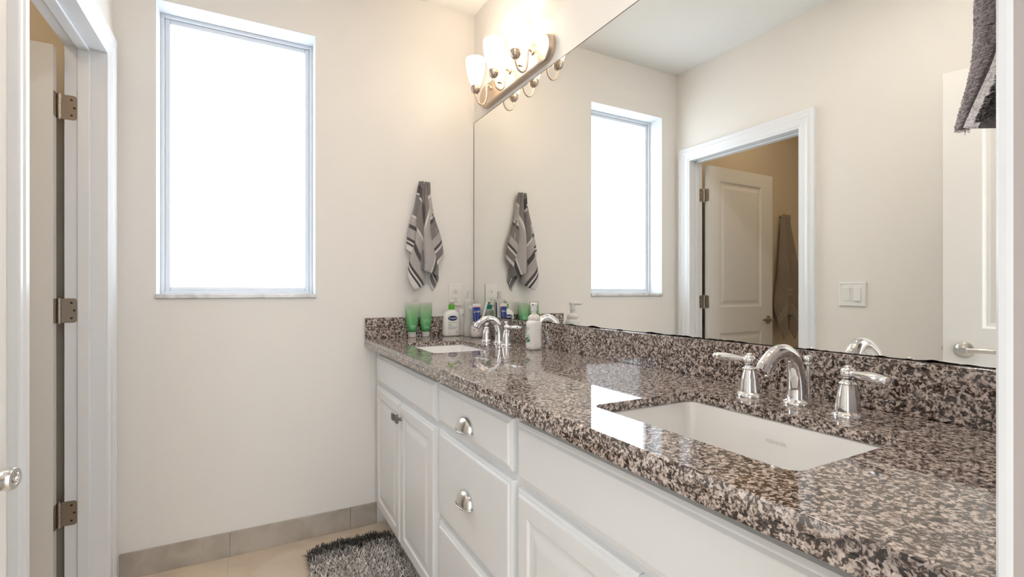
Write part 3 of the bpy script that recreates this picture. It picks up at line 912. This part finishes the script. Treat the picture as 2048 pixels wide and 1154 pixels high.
# ------------------------------------------------------------------ hanging towels
def towel_mesh(half_w, h, phi, psi, npl, amp, w0, depth, seed, nu=150, nv=70, tilt=0.0, mirror=1):
    """cloth hung from the middle of one edge: every ray from the hook keeps its length; rays fold into pleats"""
    rnd = random.Random(seed)
    ph = [rnd.uniform(0, 2 * PI) for _ in range(4)]
    bm = BM(); uvl = bm.loops.layers.uv.new('UVMap'); grid = []; ab = {}
    for i in range(nu + 1):
        u = i / nu
        f = phi[0] + (phi[1] - phi[0]) * u
        rm = min(half_w / max(abs(math.sin(f)), 1e-4), h / max(math.cos(f), 1e-4))
        q = 2 * PI * npl * u + .9 * math.sin(2 * PI * u + ph[0])
        al = psi[0] + (psi[1] - psi[0]) * u + amp * math.sin(q + ph[1])
        dep = .5 + .5 * math.cos(q + ph[1] + .5) + .35 * math.sin(q * .5 + ph[2])
        row = []
        for j in range(nv + 1):
            r = rm * (j / nv) ** .9
            k = min(1, r / (h * .55))
            wob = .010 * math.sin(r * 22 + ph[3] + u * 9) * k
            x = w0 * (u - .5) * (1 - .5 * k) + r * math.sin(al + tilt * r) + wob * .5
            z = -r * math.cos(al) * .985 + .012 * math.exp(-(r / .03) ** 2)
            y = -(.014 + depth * dep * (0.25 + .75 * k) + .012 * math.exp(-(r / .04) ** 2) + wob * .35)
            v = bm.verts.new((x * mirror, min(y, -.004), z)); ab[v] = (r * math.sin(f), r * math.cos(f))
            row.append(v)
        grid.append(row)
    for i in range(nu):
        for j in range(nv):
            a, b, c, d = grid[i][j], grid[i + 1][j], grid[i + 1][j + 1], grid[i][j + 1]
            fc = bm.faces.new((a, b, c, d))
            for lp in fc.loops: lp[uvl].uv = ab[lp.vert]
    return bm
def hook(name, loc, label, rz=0.0, group=None):
    root = thing(name, loc, label, 'hook', group, rz=rz)
    bm = BM(); lathe(bm, [(.014, 0), (.014, .004), (.010, .006)], (0, 0, 0), 20, Matrix.Rotation(PI / 2, 3, 'X')); obj('mounting_plate', bm, 'satin', root, smooth=False)
    bm = BM(); tube(bm, spline([(0, -.004, 0), (0, -.018, -.006), (0, -.032, -.004), (0, -.038, .010)], 6), .0045, 10)
    sphere(bm, (0, -.038, .012), .0065, 12, 8)
    obj('peg', bm, 'satin', root, smooth=True)
    return root
def hang(name, loc, bm, mat, label, rz=0.0, thick=.004):
    o = obj(name, bm, mat, None, smooth=True, loc=loc); o.rotation_euler = (0, 0, rz)
    so = o.modifiers.new('solid', 'SOLIDIFY'); so.thickness = thick; so.offset = 0
    return tag(o, label, 'towel')
hook('towel_hook', (-.295, -.0005, 1.712), 'small metal hook holding the grey striped towel')
hang('hand_towel', (-.292, -.004, 1.712), towel_mesh(.345, .445, (-1.38, 1.38), (-.19, .215), 5.0, .075, .055, .040, 5), 'stripe', 'grey and white striped hand towel hung on the end wall beside the mirror')
hook('towel_hook', (-2.755, -.0065, 1.775), 'small metal hook holding the taupe towel in the small room')
hang('bath_towel', (-2.78, -.012, 1.775), towel_mesh(.62, .82, (-1.25, 1.25), (-.19, .20), 3.0, .055, .11, .055, 11), 'taupe', 'taupe bath towel hung in the small room, seen through the doorway in the mirror')

# fluffy towel close to the camera, on the wall beside the entry doorway
hook('towel_hook', (-.405, FRONT + .0005, 1.735), 'small metal hook on the doorway wall above the vanity end', rz=PI)
HX = -.400
XL, ZB = -.485, 1.3135
def near_pt(t, z):
    """bundle outline at height z; t = metres along the outline, 0 at the outer fold, negative along the side towards the wall"""
    ys = -2.2457 - .125 * (z - 1.316) + .003 * math.sin(z * 40)
    k = min(1.0, max(.12, (1.775 - z) / .30))                       # gathered towards the hook
    xl = -.41 + (XL + .41) * k
    R = .010
    if t < -R: return (xl + .02 * max(0, -t - R) * .2, ys - R - (-t - R), z)
    if t < R:
        a = (t + R) / (2 * R) * PI / 2
        return (xl + R - R * math.cos(a), ys - R + R * math.sin(a), z)
    x = t - R
    return (xl + R + x * k, ys - .006 * (1 - math.cos(x * 95)) * k - .10 * x * x * 10 * .1, z)
bm = BM(); uvl = bm.loops.layers.uv.new('UVMap'); g = []; ab = {}
TS = [-.075 + .0025 * i for i in range(104)]
ZS = [1.752 - (1.752 - ZB) * j / 90 for j in range(91)]
for t in TS:
    row = []
    for z in ZS:
        zz = z
        x, y, _ = near_pt(t, z)
        y = max(y, FRONT + .008)
        zz = z + (.40 * max(0, t - .010) - .28 * max(0, -t)) * ((1.752 - z) / (1.752 - ZB)) ** 3
        vv = bm.verts.new((x - HX, y - FRONT, zz - 1.735)); ab[vv] = (-t - .17 * (z - 1.3157), z); row.append(vv)
    g.append(row)
for i in range(len(TS) - 1):
    for j in range(90):
        fc = bm.faces.new((g[i][j], g[i + 1][j], g[i + 1][j + 1], g[i][j + 1]))
        for lp in fc.loops: lp[uvl].uv = ab[lp.vert]
nt_o = hang('fluffy_towel', (HX, FRONT, 1.735), bm, 'near_stripe', 'fluffy grey and white towel hanging close at the upper right by the doorway', 0.0, .004)
# terry loops of its grey stripes
rn = random.Random(21); verts = []; faces = []; cols = []
for k in range(15000):
    t = rn.uniform(-.034, .022); z = rn.uniform(ZB + .001, 1.50)
    q = -t - .17 * (z - 1.3157)
    if .0035 < q < .0145: continue
    x, y, _ = near_pt(t, z); x1, y1, _ = near_pt(t + .0005, z)
    tx, ty = x1 - x, y1 - y; n_ = Vector((-ty, tx, 0)).normalized()        # outward
    tang = Vector((tx, ty, 0)).normalized()
    base = rn.choice((.30, .48, .65, .80)) if q < .0035 else rn.choice((.05, .09, .16, .26))
    ln = rn.uniform(.0024, .0040) * (1 if q < .0035 else .6); wd = rn.uniform(.00028, .00050)
    dr = (n_ * rn.uniform(.5, 1.0) + tang * rn.uniform(-.2, .9) + Vector((0, 0, rn.uniform(-.5, .1)))).normalized()
    w0_ = Vector((0, 0, 1)).cross(dr); w0_ = (w0_.normalized() * .35 + Vector((0, 0, 1)) * .9).normalized() * wd
    p = Vector((x - HX, y - FRONT, z - 1.735)) + n_ * .0019; idx = len(verts)
    for m_ in range(4):
        f = m_ / 3
        c_ = p + dr * ln * math.sin(f * 2.3) + tang * ln * .5 * f + Vector((0, 0, -ln * .5 * f * f))
        verts += [tuple(c_ - w0_), tuple(c_ + w0_)]; cc = base * (.65 + .5 * math.sin(f * 2.3)); cols += [(cc, cc * .93, cc * .95, 1)] * 2  # loop roots coloured darker, as shade deep in the pile
    for m_ in range(3):
        i0 = idx + 2 * m_; faces.append((i0, i0 + 1, i0 + 3, i0 + 2))
me = bpy.data.meshes.new('terry_loops'); me.from_pydata(verts, [], faces)
at = me.color_attributes.new('tone', 'FLOAT_COLOR', 'POINT')
for i, c in enumerate(cols): at.data[i].color = c
me.materials.append(M['rug'])
lo_ = bpy.data.objects.new('terry_loops', me); COL.objects.link(lo_); lo_.parent = nt_o; lo_['kind'] = 'stuff'

# ------------------------------------------------------------------ toiletries at the far basin
Z0 = CT + .0004
def squeeze_tube(loc, rz, label):
    root = thing('squeeze_tube', loc, label, 'tube', 'green squeeze tubes on their caps', rz=rz)
    bm = BM(); lathe(bm, [(.0185, 0), (.0195, .001), (.0200, .024), (.0190, .026)], (0, 0, 0), 32)
    autosmooth(obj('cap', bm, 'clear_cap', root, smooth=True))
    bm = BM(); loops = []
    for k in range(15):
        t = k / 14
        z = .026 + t * .145
        sx = .0225 + .0115 * min(1, t * 1.5) ** .8; sy = .0225 * (1 - t) ** .85 + .0008
        if t < .1: f = .80 + .2 * (t / .1) ** .5; sx *= f; sy *= f
        loops.append([(sx * math.cos(a), sy * math.sin(a), z) for a in [2 * PI * i / 36 for i in range(36)]])
    loft(bm, loops)
    o = obj('tube_body', bm, 'tube', root, smooth=True)
    bm = BM(); box(bm, -.0342, .0342, -.0012, .0012, .163, .1745); obj('crimp', bm, 'clear_cap', root, bevel=.0004)
    return root, o
def print_lines(parent, f, rows, mat):
    """printed lines too small to read: thin ink strips f(x, z)"""
    for x0, x1, z, hgt in rows:
        bm = BM()
        n = 6
        lo = [bm.verts.new(f(x0 + (x1 - x0) * i / n, z)) for i in range(n + 1)]
        hi = [bm.verts.new(f(x0 + (x1 - x0) * i / n, z + hgt)) for i in range(n + 1)]
        for i in range(n): bm.faces.new((lo[i], lo[i + 1], hi[i + 1], hi[i]))
        obj('printed_line', bm, mat, parent)
def tube_f(x, z):
    t = (z - .026) / .145
    sx = .0225 + .0115 * min(1, t * 1.5) ** .8; sy = .0225 * max(0, 1 - t) ** .85 + .0008
    return (x, -sy * math.sqrt(max(0, 1 - (x / sx) ** 2)) - .0004, z)
t1, b1 = squeeze_tube((-.362, -.0475, Z0), math.radians(-4), 'green translucent squeeze tube, left of the pair at the splash end')
print_lines(b1, tube_f, [(-.022, -.012, .156, .002), (-.022, -.004, .147, .003), (-.022, .018, .143, .0012)], 'grey_print')
print_lines(b1, tube_f, [(-.016, .010, .060, .0012), (-.014, .014, .056, .0012), (-.010, .016, .052, .0012), (-.013, .008, .046, .0012)], 'leaf_light')
t2, b2 = squeeze_tube((-.290, -.049, Z0), math.radians(3), 'green translucent squeeze tube standing nearer the white lotion bottle')
print_lines(b2, tube_f, [(-.008, .012, .148, .003)], 'grey_print')
print_lines(b2, tube_f, [(-.020, .010, .088, .0012), (-.018, .016, .082, .0012), (-.018, .014, .077, .0012), (-.014, .016, .050, .0012), (-.012, .012, .046, .0012)], 'leaf_light')

# pump lotion bottle
def lotion():
    root = thing('lotion_bottle', (-.160, -.078, Z0), 'white pump lotion bottle with green collar and blue oval label', 'bottle')
    hw, hd = .0475, .027
    def sect(w, d, r, z): return [(p[0], p[1], z) for p in rrect(2 * w, 2 * d, r, 6)]
    bm = BM()
    loft(bm, [sect(hw - .008, hd - .008, .018, 0), sect(hw - .001, hd - .002, .022, .004), sect(hw, hd, .024, .012), sect(hw * .985, hd, .024, .075), sect(hw * .95, hd * .98, .024, .105),
              sect(hw * .88, hd * .93, .024, .118), sect(hw * .70, hd * .85, .022, .127), sect(hw * .42, hd * .60, .015, .1315), sect(.0165, .0155, .0150, .133), sect(.0150, .0150, .0145, .139)])
    body = obj('body', bm, 'white_plastic', root, smooth=True)
    bm = BM(); lathe(bm, [(.0158, .138), (.0160, .139), (.0160, .162), (.0150, .164)], (0, 0, 0), 28); autosmooth(obj('collar', bm, 'green_cap', root, smooth=True, label='bright green collar'))
    bm = BM(); lathe(bm, [(.0075, .163), (.0075, .170), (.0125, .171), (.0135, .180), (.0120, .186), (.004, .188)], (0, 0, 0), 24)
    tube(bm, spline([(.004, 0, .182), (.020, -.002, .182), (.034, -.004, .179)], 5), .0045, 10)
    obj('pump_head', bm, 'cream_plastic', root, smooth=True)
    yf = -hd - .0003
    bm = BM(); loft(bm, [[(-.004 + .0265 * math.cos(2 * PI * i / 36), yf + .0002, .0935 + .0130 * math.sin(2 * PI * i / 36)) for i in range(36)],
                         [(-.004 + .0265 * math.cos(2 * PI * i / 36), yf - .0002, .0935 + .0130 * math.sin(2 * PI * i / 36)) for i in range(36)]])
    lab = obj('oval_label', bm, 'navy', root, label='navy oval label')
    obj('lettering', text_bm('Cetaphil', .0140, lambda x, y, h: (-.004 + x, yf - .0005, .0940 + y)), 'white_print', lab)
    f = lambda x, z: (x, yf - .0002, z)
    print_lines(body, f, [(-.030, .004, .0715, .0022), (-.030, -.012, .0630, .0022), (.001, .020, .0715, .0022)], 'green_print')
    print_lines(body, f, [(-.030, -.006, .0555, .0020), (-.030, .024, .0475, .0012), (-.030, .018, .0435, .0012), (-.030, .010, .0375, .0018), (-.030, -.016, .0175, .0014), (-.030, -.020, .116 - .006, .0010)], 'grey_print')
    bm = BM()
    pts = [(.020 + .0068 * math.cos(2 * PI * i / 24), yf - .0001, .0200 + .0068 * math.sin(2 * PI * i / 24)) for i in range(25)]
    tube(bm, pts, .0006, 6, cap=False); box(bm, .0165, .0235, yf - .0004, yf, .0185, .0215)
    obj('seal', bm, 'grey_print', body)
    return root
lotion()

# slim white bottle, half hidden
sb = thing('slim_bottle', (-.094, -.066, Z0), 'slim pale bottle with small round emblem, half hidden behind the lotion bottle', 'bottle')
bm = BM()
def sec(w, d, z): return [(w * math.cos(2 * PI * i / 32), d * math.sin(2 * PI * i / 32), z) for i in range(32)]
loft(bm, [sec(.024, .016, 0), sec(.0265, .018, .004), sec(.027, .018, .06), sec(.0265, .0175, .115), sec(.024, .016, .128), sec(.016, .012, .137), sec(.008, .007, .140)])
sbo = obj('body', bm, 'cream_plastic', sb, smooth=True)
bm = BM(); tube(bm, [(-.004 + .0055 * math.cos(a), -.0186, .108 + .0055 * math.sin(a)) for a in [(.5 + 5.2 * i / 20) for i in range(21)]], .0009, 6)
obj('emblem', bm, 'grey_print', sb)
print_lines(sb, lambda x, z: (x, -.0188, z), [(-.010, .004, z, .0012) for z in (.092, .082, .072, .062, .052)], 'faint')

# tall frosted bottle
tb = thing('clear_bottle', (-.0875, -.140, Z0), 'tall frosted translucent bottle with waisted side beside the far faucet', 'bottle')
bm = BM()
loft(bm, [sec(.026, .018, 0), sec(.029, .021, .006), sec(.031, .023, .03), sec(.028, .021, .055), sec(.0245, .019, .085), sec(.0245, .019, .11), sec(.0275, .020, .145), sec(.030, .021, .165), sec(.0305, .021, .182),
          sec(.027, .018, .190), sec(.012, .011, .193)])
tbo = obj('body', bm, 'frosted_plastic', tb, smooth=True)
bm = BM(); lathe(bm, [(.0110, .192), (.0115, .194), (.0110, .231), (.0095, .233)], (0, 0, 0), 24); autosmooth(obj('cap', bm, 'clear_cap', tb, smooth=True))
bm = BM(); lathe(bm, [(.0105, 0), (.0105, .001), (.0085, .001), (.0080, .0005)], (.0, -.0205, .153), 24, Matrix.Rotation(PI / 2, 3, 'X')); obj('round_badge', bm, 'faint', tb)
bm = BM(); tube(bm, spline([(-.012, -.0200, .140), (.004, -.0195, .122), (.012, -.0180, .100), (.008, -.0190, .075), (-.006, -.0212, .055), (-.018, -.0190, .035)], 6), .0007, 6)
obj('wave_line', bm, 'grey_print', tb)
print_lines(tb, lambda x, z: (x, -.0232, z), [(-.004, .012, z, .0011) for z in (.044, .038, .030, .024)], 'grey_print')

# teal pump bottle hidden from the camera but seen in the mirror
pb = thing('pump_bottle', (-.0500, -.094, Z0), 'small pale green bottle with teal collar, seen only in the mirror', 'bottle')
bm = BM(); loft(bm, [[(p[0], p[1], z) for p in rrect(2 * w, 2 * d, .010, 5)] for w, d, z in ((.020, .017, 0), (.0225, .0195, .004), (.0225, .0195, .127), (.020, .018, .135), (.013, .012, .139))])
obj('body', bm, 'teal_liquid', pb, smooth=True)
bm = BM(); lathe(bm, [(.0150, .138), (.0155, .139), (.0155, .159), (.014, .161)], (0, 0, 0), 24); autosmooth(obj('collar', bm, 'teal_cap', pb, smooth=True, label='teal green collar'))
bm = BM(); lathe(bm, [(.006, .160), (.006, .172), (.011, .173), (.012, .181), (.006, .184)], (0, 0, 0), 20); tube(bm, [(0, 0, .178), (.004, -.012, .178), (.010, -.026, .175)], .0035, 10)
obj('pump_head', bm, 'cream_plastic', pb, smooth=True)

# toothbrush cup with scalloped rim
cp = thing('toothbrush_cup', (-.073, -.208, Z0), 'small round white cup with scalloped rim behind the far faucet spout', 'cup')
bm = BM(); prof = [(.022, 0), (.029, .003), (.0335, .012), (.0350, .026), (.0335, .042), (.0310, .052)]
seg = 40; rings = []
for r, z in prof: rings.append([bm.verts.new((r * math.cos(2 * PI * i / seg), r * math.sin(2 * PI * i / seg), z)) for i in range(seg)])
def rim(i): return .058 + .0055 * abs(math.sin(3.5 * 2 * PI * i / seg)) + .004 * math.sin(2 * PI * i / seg + 1)
rings.append([bm.verts.new((.0295 * math.cos(2 * PI * i / seg), .0295 * math.sin(2 * PI * i / seg), rim(i))) for i in range(seg)])
rings.append([bm.verts.new((.0270 * math.cos(2 * PI * i / seg), .0270 * math.sin(2 * PI * i / seg), rim(i))) for i in range(seg)])
for r, z in ((.0285, .048), (.0320, .030), (.0300, .010), (.020, .004)): rings.append([bm.verts.new((r * math.cos(2 * PI * i / seg), r * math.sin(2 * PI * i / seg), z)) for i in range(seg)])
for a, b in zip(rings, rings[1:]):
    for i in range(seg): bm.faces.new((a[i], a[(i + 1) % seg], b[(i + 1) % seg], b[i]))
bm.faces.new(list(reversed(rings[0]))); bm.faces.new(rings[-1])
M['cup'] = plain('cup_ceramic', (0.80, 0.73, 0.72), 0.25)
cpo = obj('cup_body', bm, 'cup', cp, smooth=True)
M['dots'] = plain('taupe_dots', (0.30, 0.25, 0.22), 0.4)
for a in (-2.45, -1.75, -1.0, -.3, .6, 1.5, 2.4):
    bm = BM()
    c = Vector((.0345 * math.cos(a), .0345 * math.sin(a), .037 + .004 * math.sin(a * 5)))
    t = Vector((-math.sin(a), math.cos(a), 0))
    lo = [bm.verts.new(c + t * (.0032 * math.cos(b)) + Vector((0, 0, .0048 * math.sin(b))) + Vector((math.cos(a), math.sin(a), 0)) * .0004) for b in [2 * PI * k / 14 for k in range(14)]]
    bm.faces.new(lo)
    obj('dot', bm, 'dots', cpo)

# blue toothpaste tube standing crimp-up in the cup
tp = thing('toothpaste_tube', (-.0780, -.216, Z0 + .006), 'blue toothpaste tube with white crimp standing in the scalloped cup', 'tube', rz=math.radians(-10))
tp.rotation_euler = (math.radians(-2), math.radians(0), math.radians(-8))
bm = BM(); lathe(bm, [(.0105, 0), (.0115, .002), (.0110, .020), (.0090, .022)], (0, 0, 0), 20); obj('cap', bm, 'white_plastic', tp, smooth=True)
bm = BM(); loops = []
for k in range(13):
    t = k / 12; sx = .0115 + .0085 * min(1, t * 1.3); sy = .0120 * (1 - t) ** .8 + .0007
    loops.append([(sx * math.cos(2 * PI * i / 28), sy * math.sin(2 * PI * i / 28), .022 + t * .128) for i in range(28)])
loft(bm, loops)
M['tp_blue'] = plain('toothpaste_blue', (0.010, 0.035, 0.24), 0.25)
tpo = obj('tube_body', bm, 'tp_blue', tp, smooth=True)
bm = BM(); box(bm, -.0203, .0203, -.0011, .0011, .146, .151); obj('stripe', bm, 'pink', tp)
bm = BM(); box(bm, -.0202, .0202, -.0010, .0010, .151, .164); obj('crimp', bm, 'white_plastic', tp)
obj('lettering', text_bm('Crest', .0155, lambda x, y, h: (x * .95, -.0058 - .00 * y, .124 + y + x * .12)), 'white_print', tpo)

# toothbrush leaning out of the cup
tbp = thing('toothbrush', (-.0475, -.203, Z0 + .006), 'white toothbrush leaning out of the scalloped cup towards the mirror', 'toothbrush')
bm = BM()
c = [(-.012, .012, 0), (-.004, .002, .045), (.004, -.010, .090), (.012, -.022, .135), (.018, -.031, .172)]
pts = spline(c, 6); n = len(pts)
tube(bm, pts, lerp_list([.0068, .0075, .0075, .0058, .0045], 6), 12)
obj('handle', bm, 'white_plastic', tbp, smooth=True)
bm = BM(); tube(bm, [Vector(p) + Vector((.0045, .002, 0)) for p in pts[8:]], lerp_list([.0055, .0045, .0030], 8)[:len(pts[8:])], 10)
obj('grip_strip', bm, 'navy', tbp, smooth=True, label='dark navy strip')
bm = BM()
for k in range(7):
    p = pts[-1].lerp(pts[-7], k / 7)
    tube(bm, [p, p + Vector((.008, .006, .002))], .0022, 6)
obj('bristles', bm, 'white_print', tbp, smooth=True)

# foaming soap pump bottle between the basins
sd = thing('soap_dispenser', (-.0935, -.800, Z0), 'white foaming soap pump bottle standing alone between the basins', 'soap dispenser', rz=math.radians(0))
bm = BM()
def ssec(w, d, r, z): return [(p[0], p[1], z) for p in rrect(2 * w, 2 * d, min(r, w * .98, d * .98), 6)]
loft(bm, [ssec(.022, .020, .016, 0), ssec(.0275, .025, .019, .004), ssec(.0292, .0265, .020, .014), ssec(.0285, .0258, .020, .045), ssec(.0280, .0255, .020, .075), ssec(.0292, .0265, .020, .100),
          ssec(.0290, .0262, .020, .108), ssec(.0255, .0235, .019, .114), ssec(.0225, .0215, .019, .117)])
sdo = obj('body', bm, 'white_plastic', sd, smooth=True)
bm = BM(); lathe(bm, [(.0225, .116), (.0238, .118), (.0238, .128), (.0215, .134), (.0150, .139), (.0095, .141), (.0093, .153), (.0118, .154), (.0120, .157)], (0, 0, 0), 32)
autosmooth(obj('collar', bm, 'cream_plastic', sd, smooth=True))
bm = BM(); lathe(bm, [(.0110, .157), (.0112, .176), (.0135, .177), (.0140, .1855), (.0125, .187)], (0, 0, 0), 28)
a = math.radians(-128); d = Vector((math.cos(a), math.sin(a), 0))
tube(bm, [Vector((0, 0, .1805)), Vector((0, 0, .1808)) + d * .016, Vector((0, 0, .1800)) + d * .038], [.0062, .0060, .0052], 14, squash=[(1.25, .8)] * 3)
ph = obj('pump_head', bm, 'white_plastic', sd, smooth=True); autosmooth(ph)
bm = BM(); lathe(bm, [(.0028, 0), (.0028, .0006)], tuple(Vector((0, 0, .1800)) + d * .0380), 12, Matrix.Rotation(a, 3, 'Z') @ Matrix.Rotation(PI / 2, 3, 'Y')); obj('nozzle', bm, 'slot', ph)
# leaf print on the room-facing side
bm = BM()
def leaf_shape(y, z, ln, wd, an):
    vs = []
    for i in range(16):
        t = 2 * PI * i / 16; px = ln * math.cos(t); pz = wd * math.sin(t) * (1 - .3 * math.cos(t))
        vs.append(bm.verts.new((-.0297, y + px * math.cos(an) - pz * math.sin(an), z + px * math.sin(an) + pz * math.cos(an))))
    bm.faces.new(vs)
leaf_shape(-.010, .040, .008, .0042, .7); leaf_shape(.004, .045, .009, .005, 2.2); leaf_shape(.000, .034, .008, .004, -.3)
obj('leaf_print', bm, 'leaf_print', sd)
bm = BM(); leaf_shape(-.006, .056, .010, .005, 1.4); leaf_shape(.008, .060, .007, .004, .4); obj('pale_leaf_print', bm, 'leaf_light', sd)
print_lines(sd, lambda x, z: (-.0298, x, z), [(-.014, .012, .086, .0022), (-.010, .010, .079, .0014)], 'grey_print')

# ------------------------------------------------------------------ shag rug
rg = thing('shag_rug', (-.684, -.66, 0), 'grey shag bath rug on the floor in front of the vanity', 'rug')
bm = BM(); hwx, hwy = .188, .515
loft(bm, [[(p[0], p[1], z) for p in rrect(2 * (hwx - .012), 2 * (hwy - .012), .07, 8)] for z in (.0005, .010)])
obj('backing', bm, 'rug_back', rg)
rr = random.Random(3)
verts = []; faces = []; cols = []
def inside(x, y, r=.08):
    ax, ay = abs(x), abs(y)
    if ax > hwx or ay > hwy: return False
    if ax > hwx - r and ay > hwy - r: return (ax - hwx + r) ** 2 + (ay - hwy + r) ** 2 < r * r
    return True
cnt = 0
while cnt < 11500:
    x = rr.uniform(-hwx, hwx)
    y = hwy - 1.0 * rr.random() ** 1.25 * 2 * hwy
    if not inside(x, y): continue
    cnt += 1
    t = (hwy - y) / (2 * hwy)
    nb = noise.noise(Vector((x * 14, y * 14, 0))) * .06
    band = t + nb * .6
    # woven-in shades: dark border, light middle bands
    base = .055 if band < .05 else (.13 if band < .085 else (.38 if band < .14 else (.60 if band < .5 else .32)))
    base *= rr.uniform(.45, 1.6)
    a = rr.uniform(0, 2 * PI); ln = rr.uniform(.020, .032); lean = rr.uniform(.55, 1.35)
    wd = rr.uniform(.0017, .0031)
    sx, sy = -math.sin(a) * wd, math.cos(a) * wd
    cur = rr.uniform(-.6, .6)
    px, py, pz = x, y, .008
    idx = len(verts)
    for k in range(4):
        f = k / 3
        w = 1 - .55 * f
        verts.append((px - sx * w, py - sy * w, pz)); verts.append((px + sx * w, py + sy * w, pz))
        st = ln / 3
        aa = a + cur * f
        dz = st * math.cos(lean * (.6 + .8 * f)); dh = st * math.sin(lean * (.6 + .8 * f))
        px += math.cos(aa) * dh; py += math.sin(aa) * dh; pz += dz
        c = base * (.75 + .45 * f)  # strand shading in the colour: roots darker than tips
        cols += [(c, c * .92, c * .86, 1)] * 2
    for k in range(3):
        i = idx + 2 * k; faces.append((i, i + 1, i + 3, i + 2))
me = bpy.data.meshes.new('pile'); me.from_pydata(verts, [], faces)
at = me.color_attributes.new('tone', 'FLOAT_COLOR', 'POINT')
for i, c in enumerate(cols): at.data[i].color = c
me.materials.append(M['rug'])
po = bpy.data.objects.new('pile', me); COL.objects.link(po); po.parent = rg; po['kind'] = 'stuff'
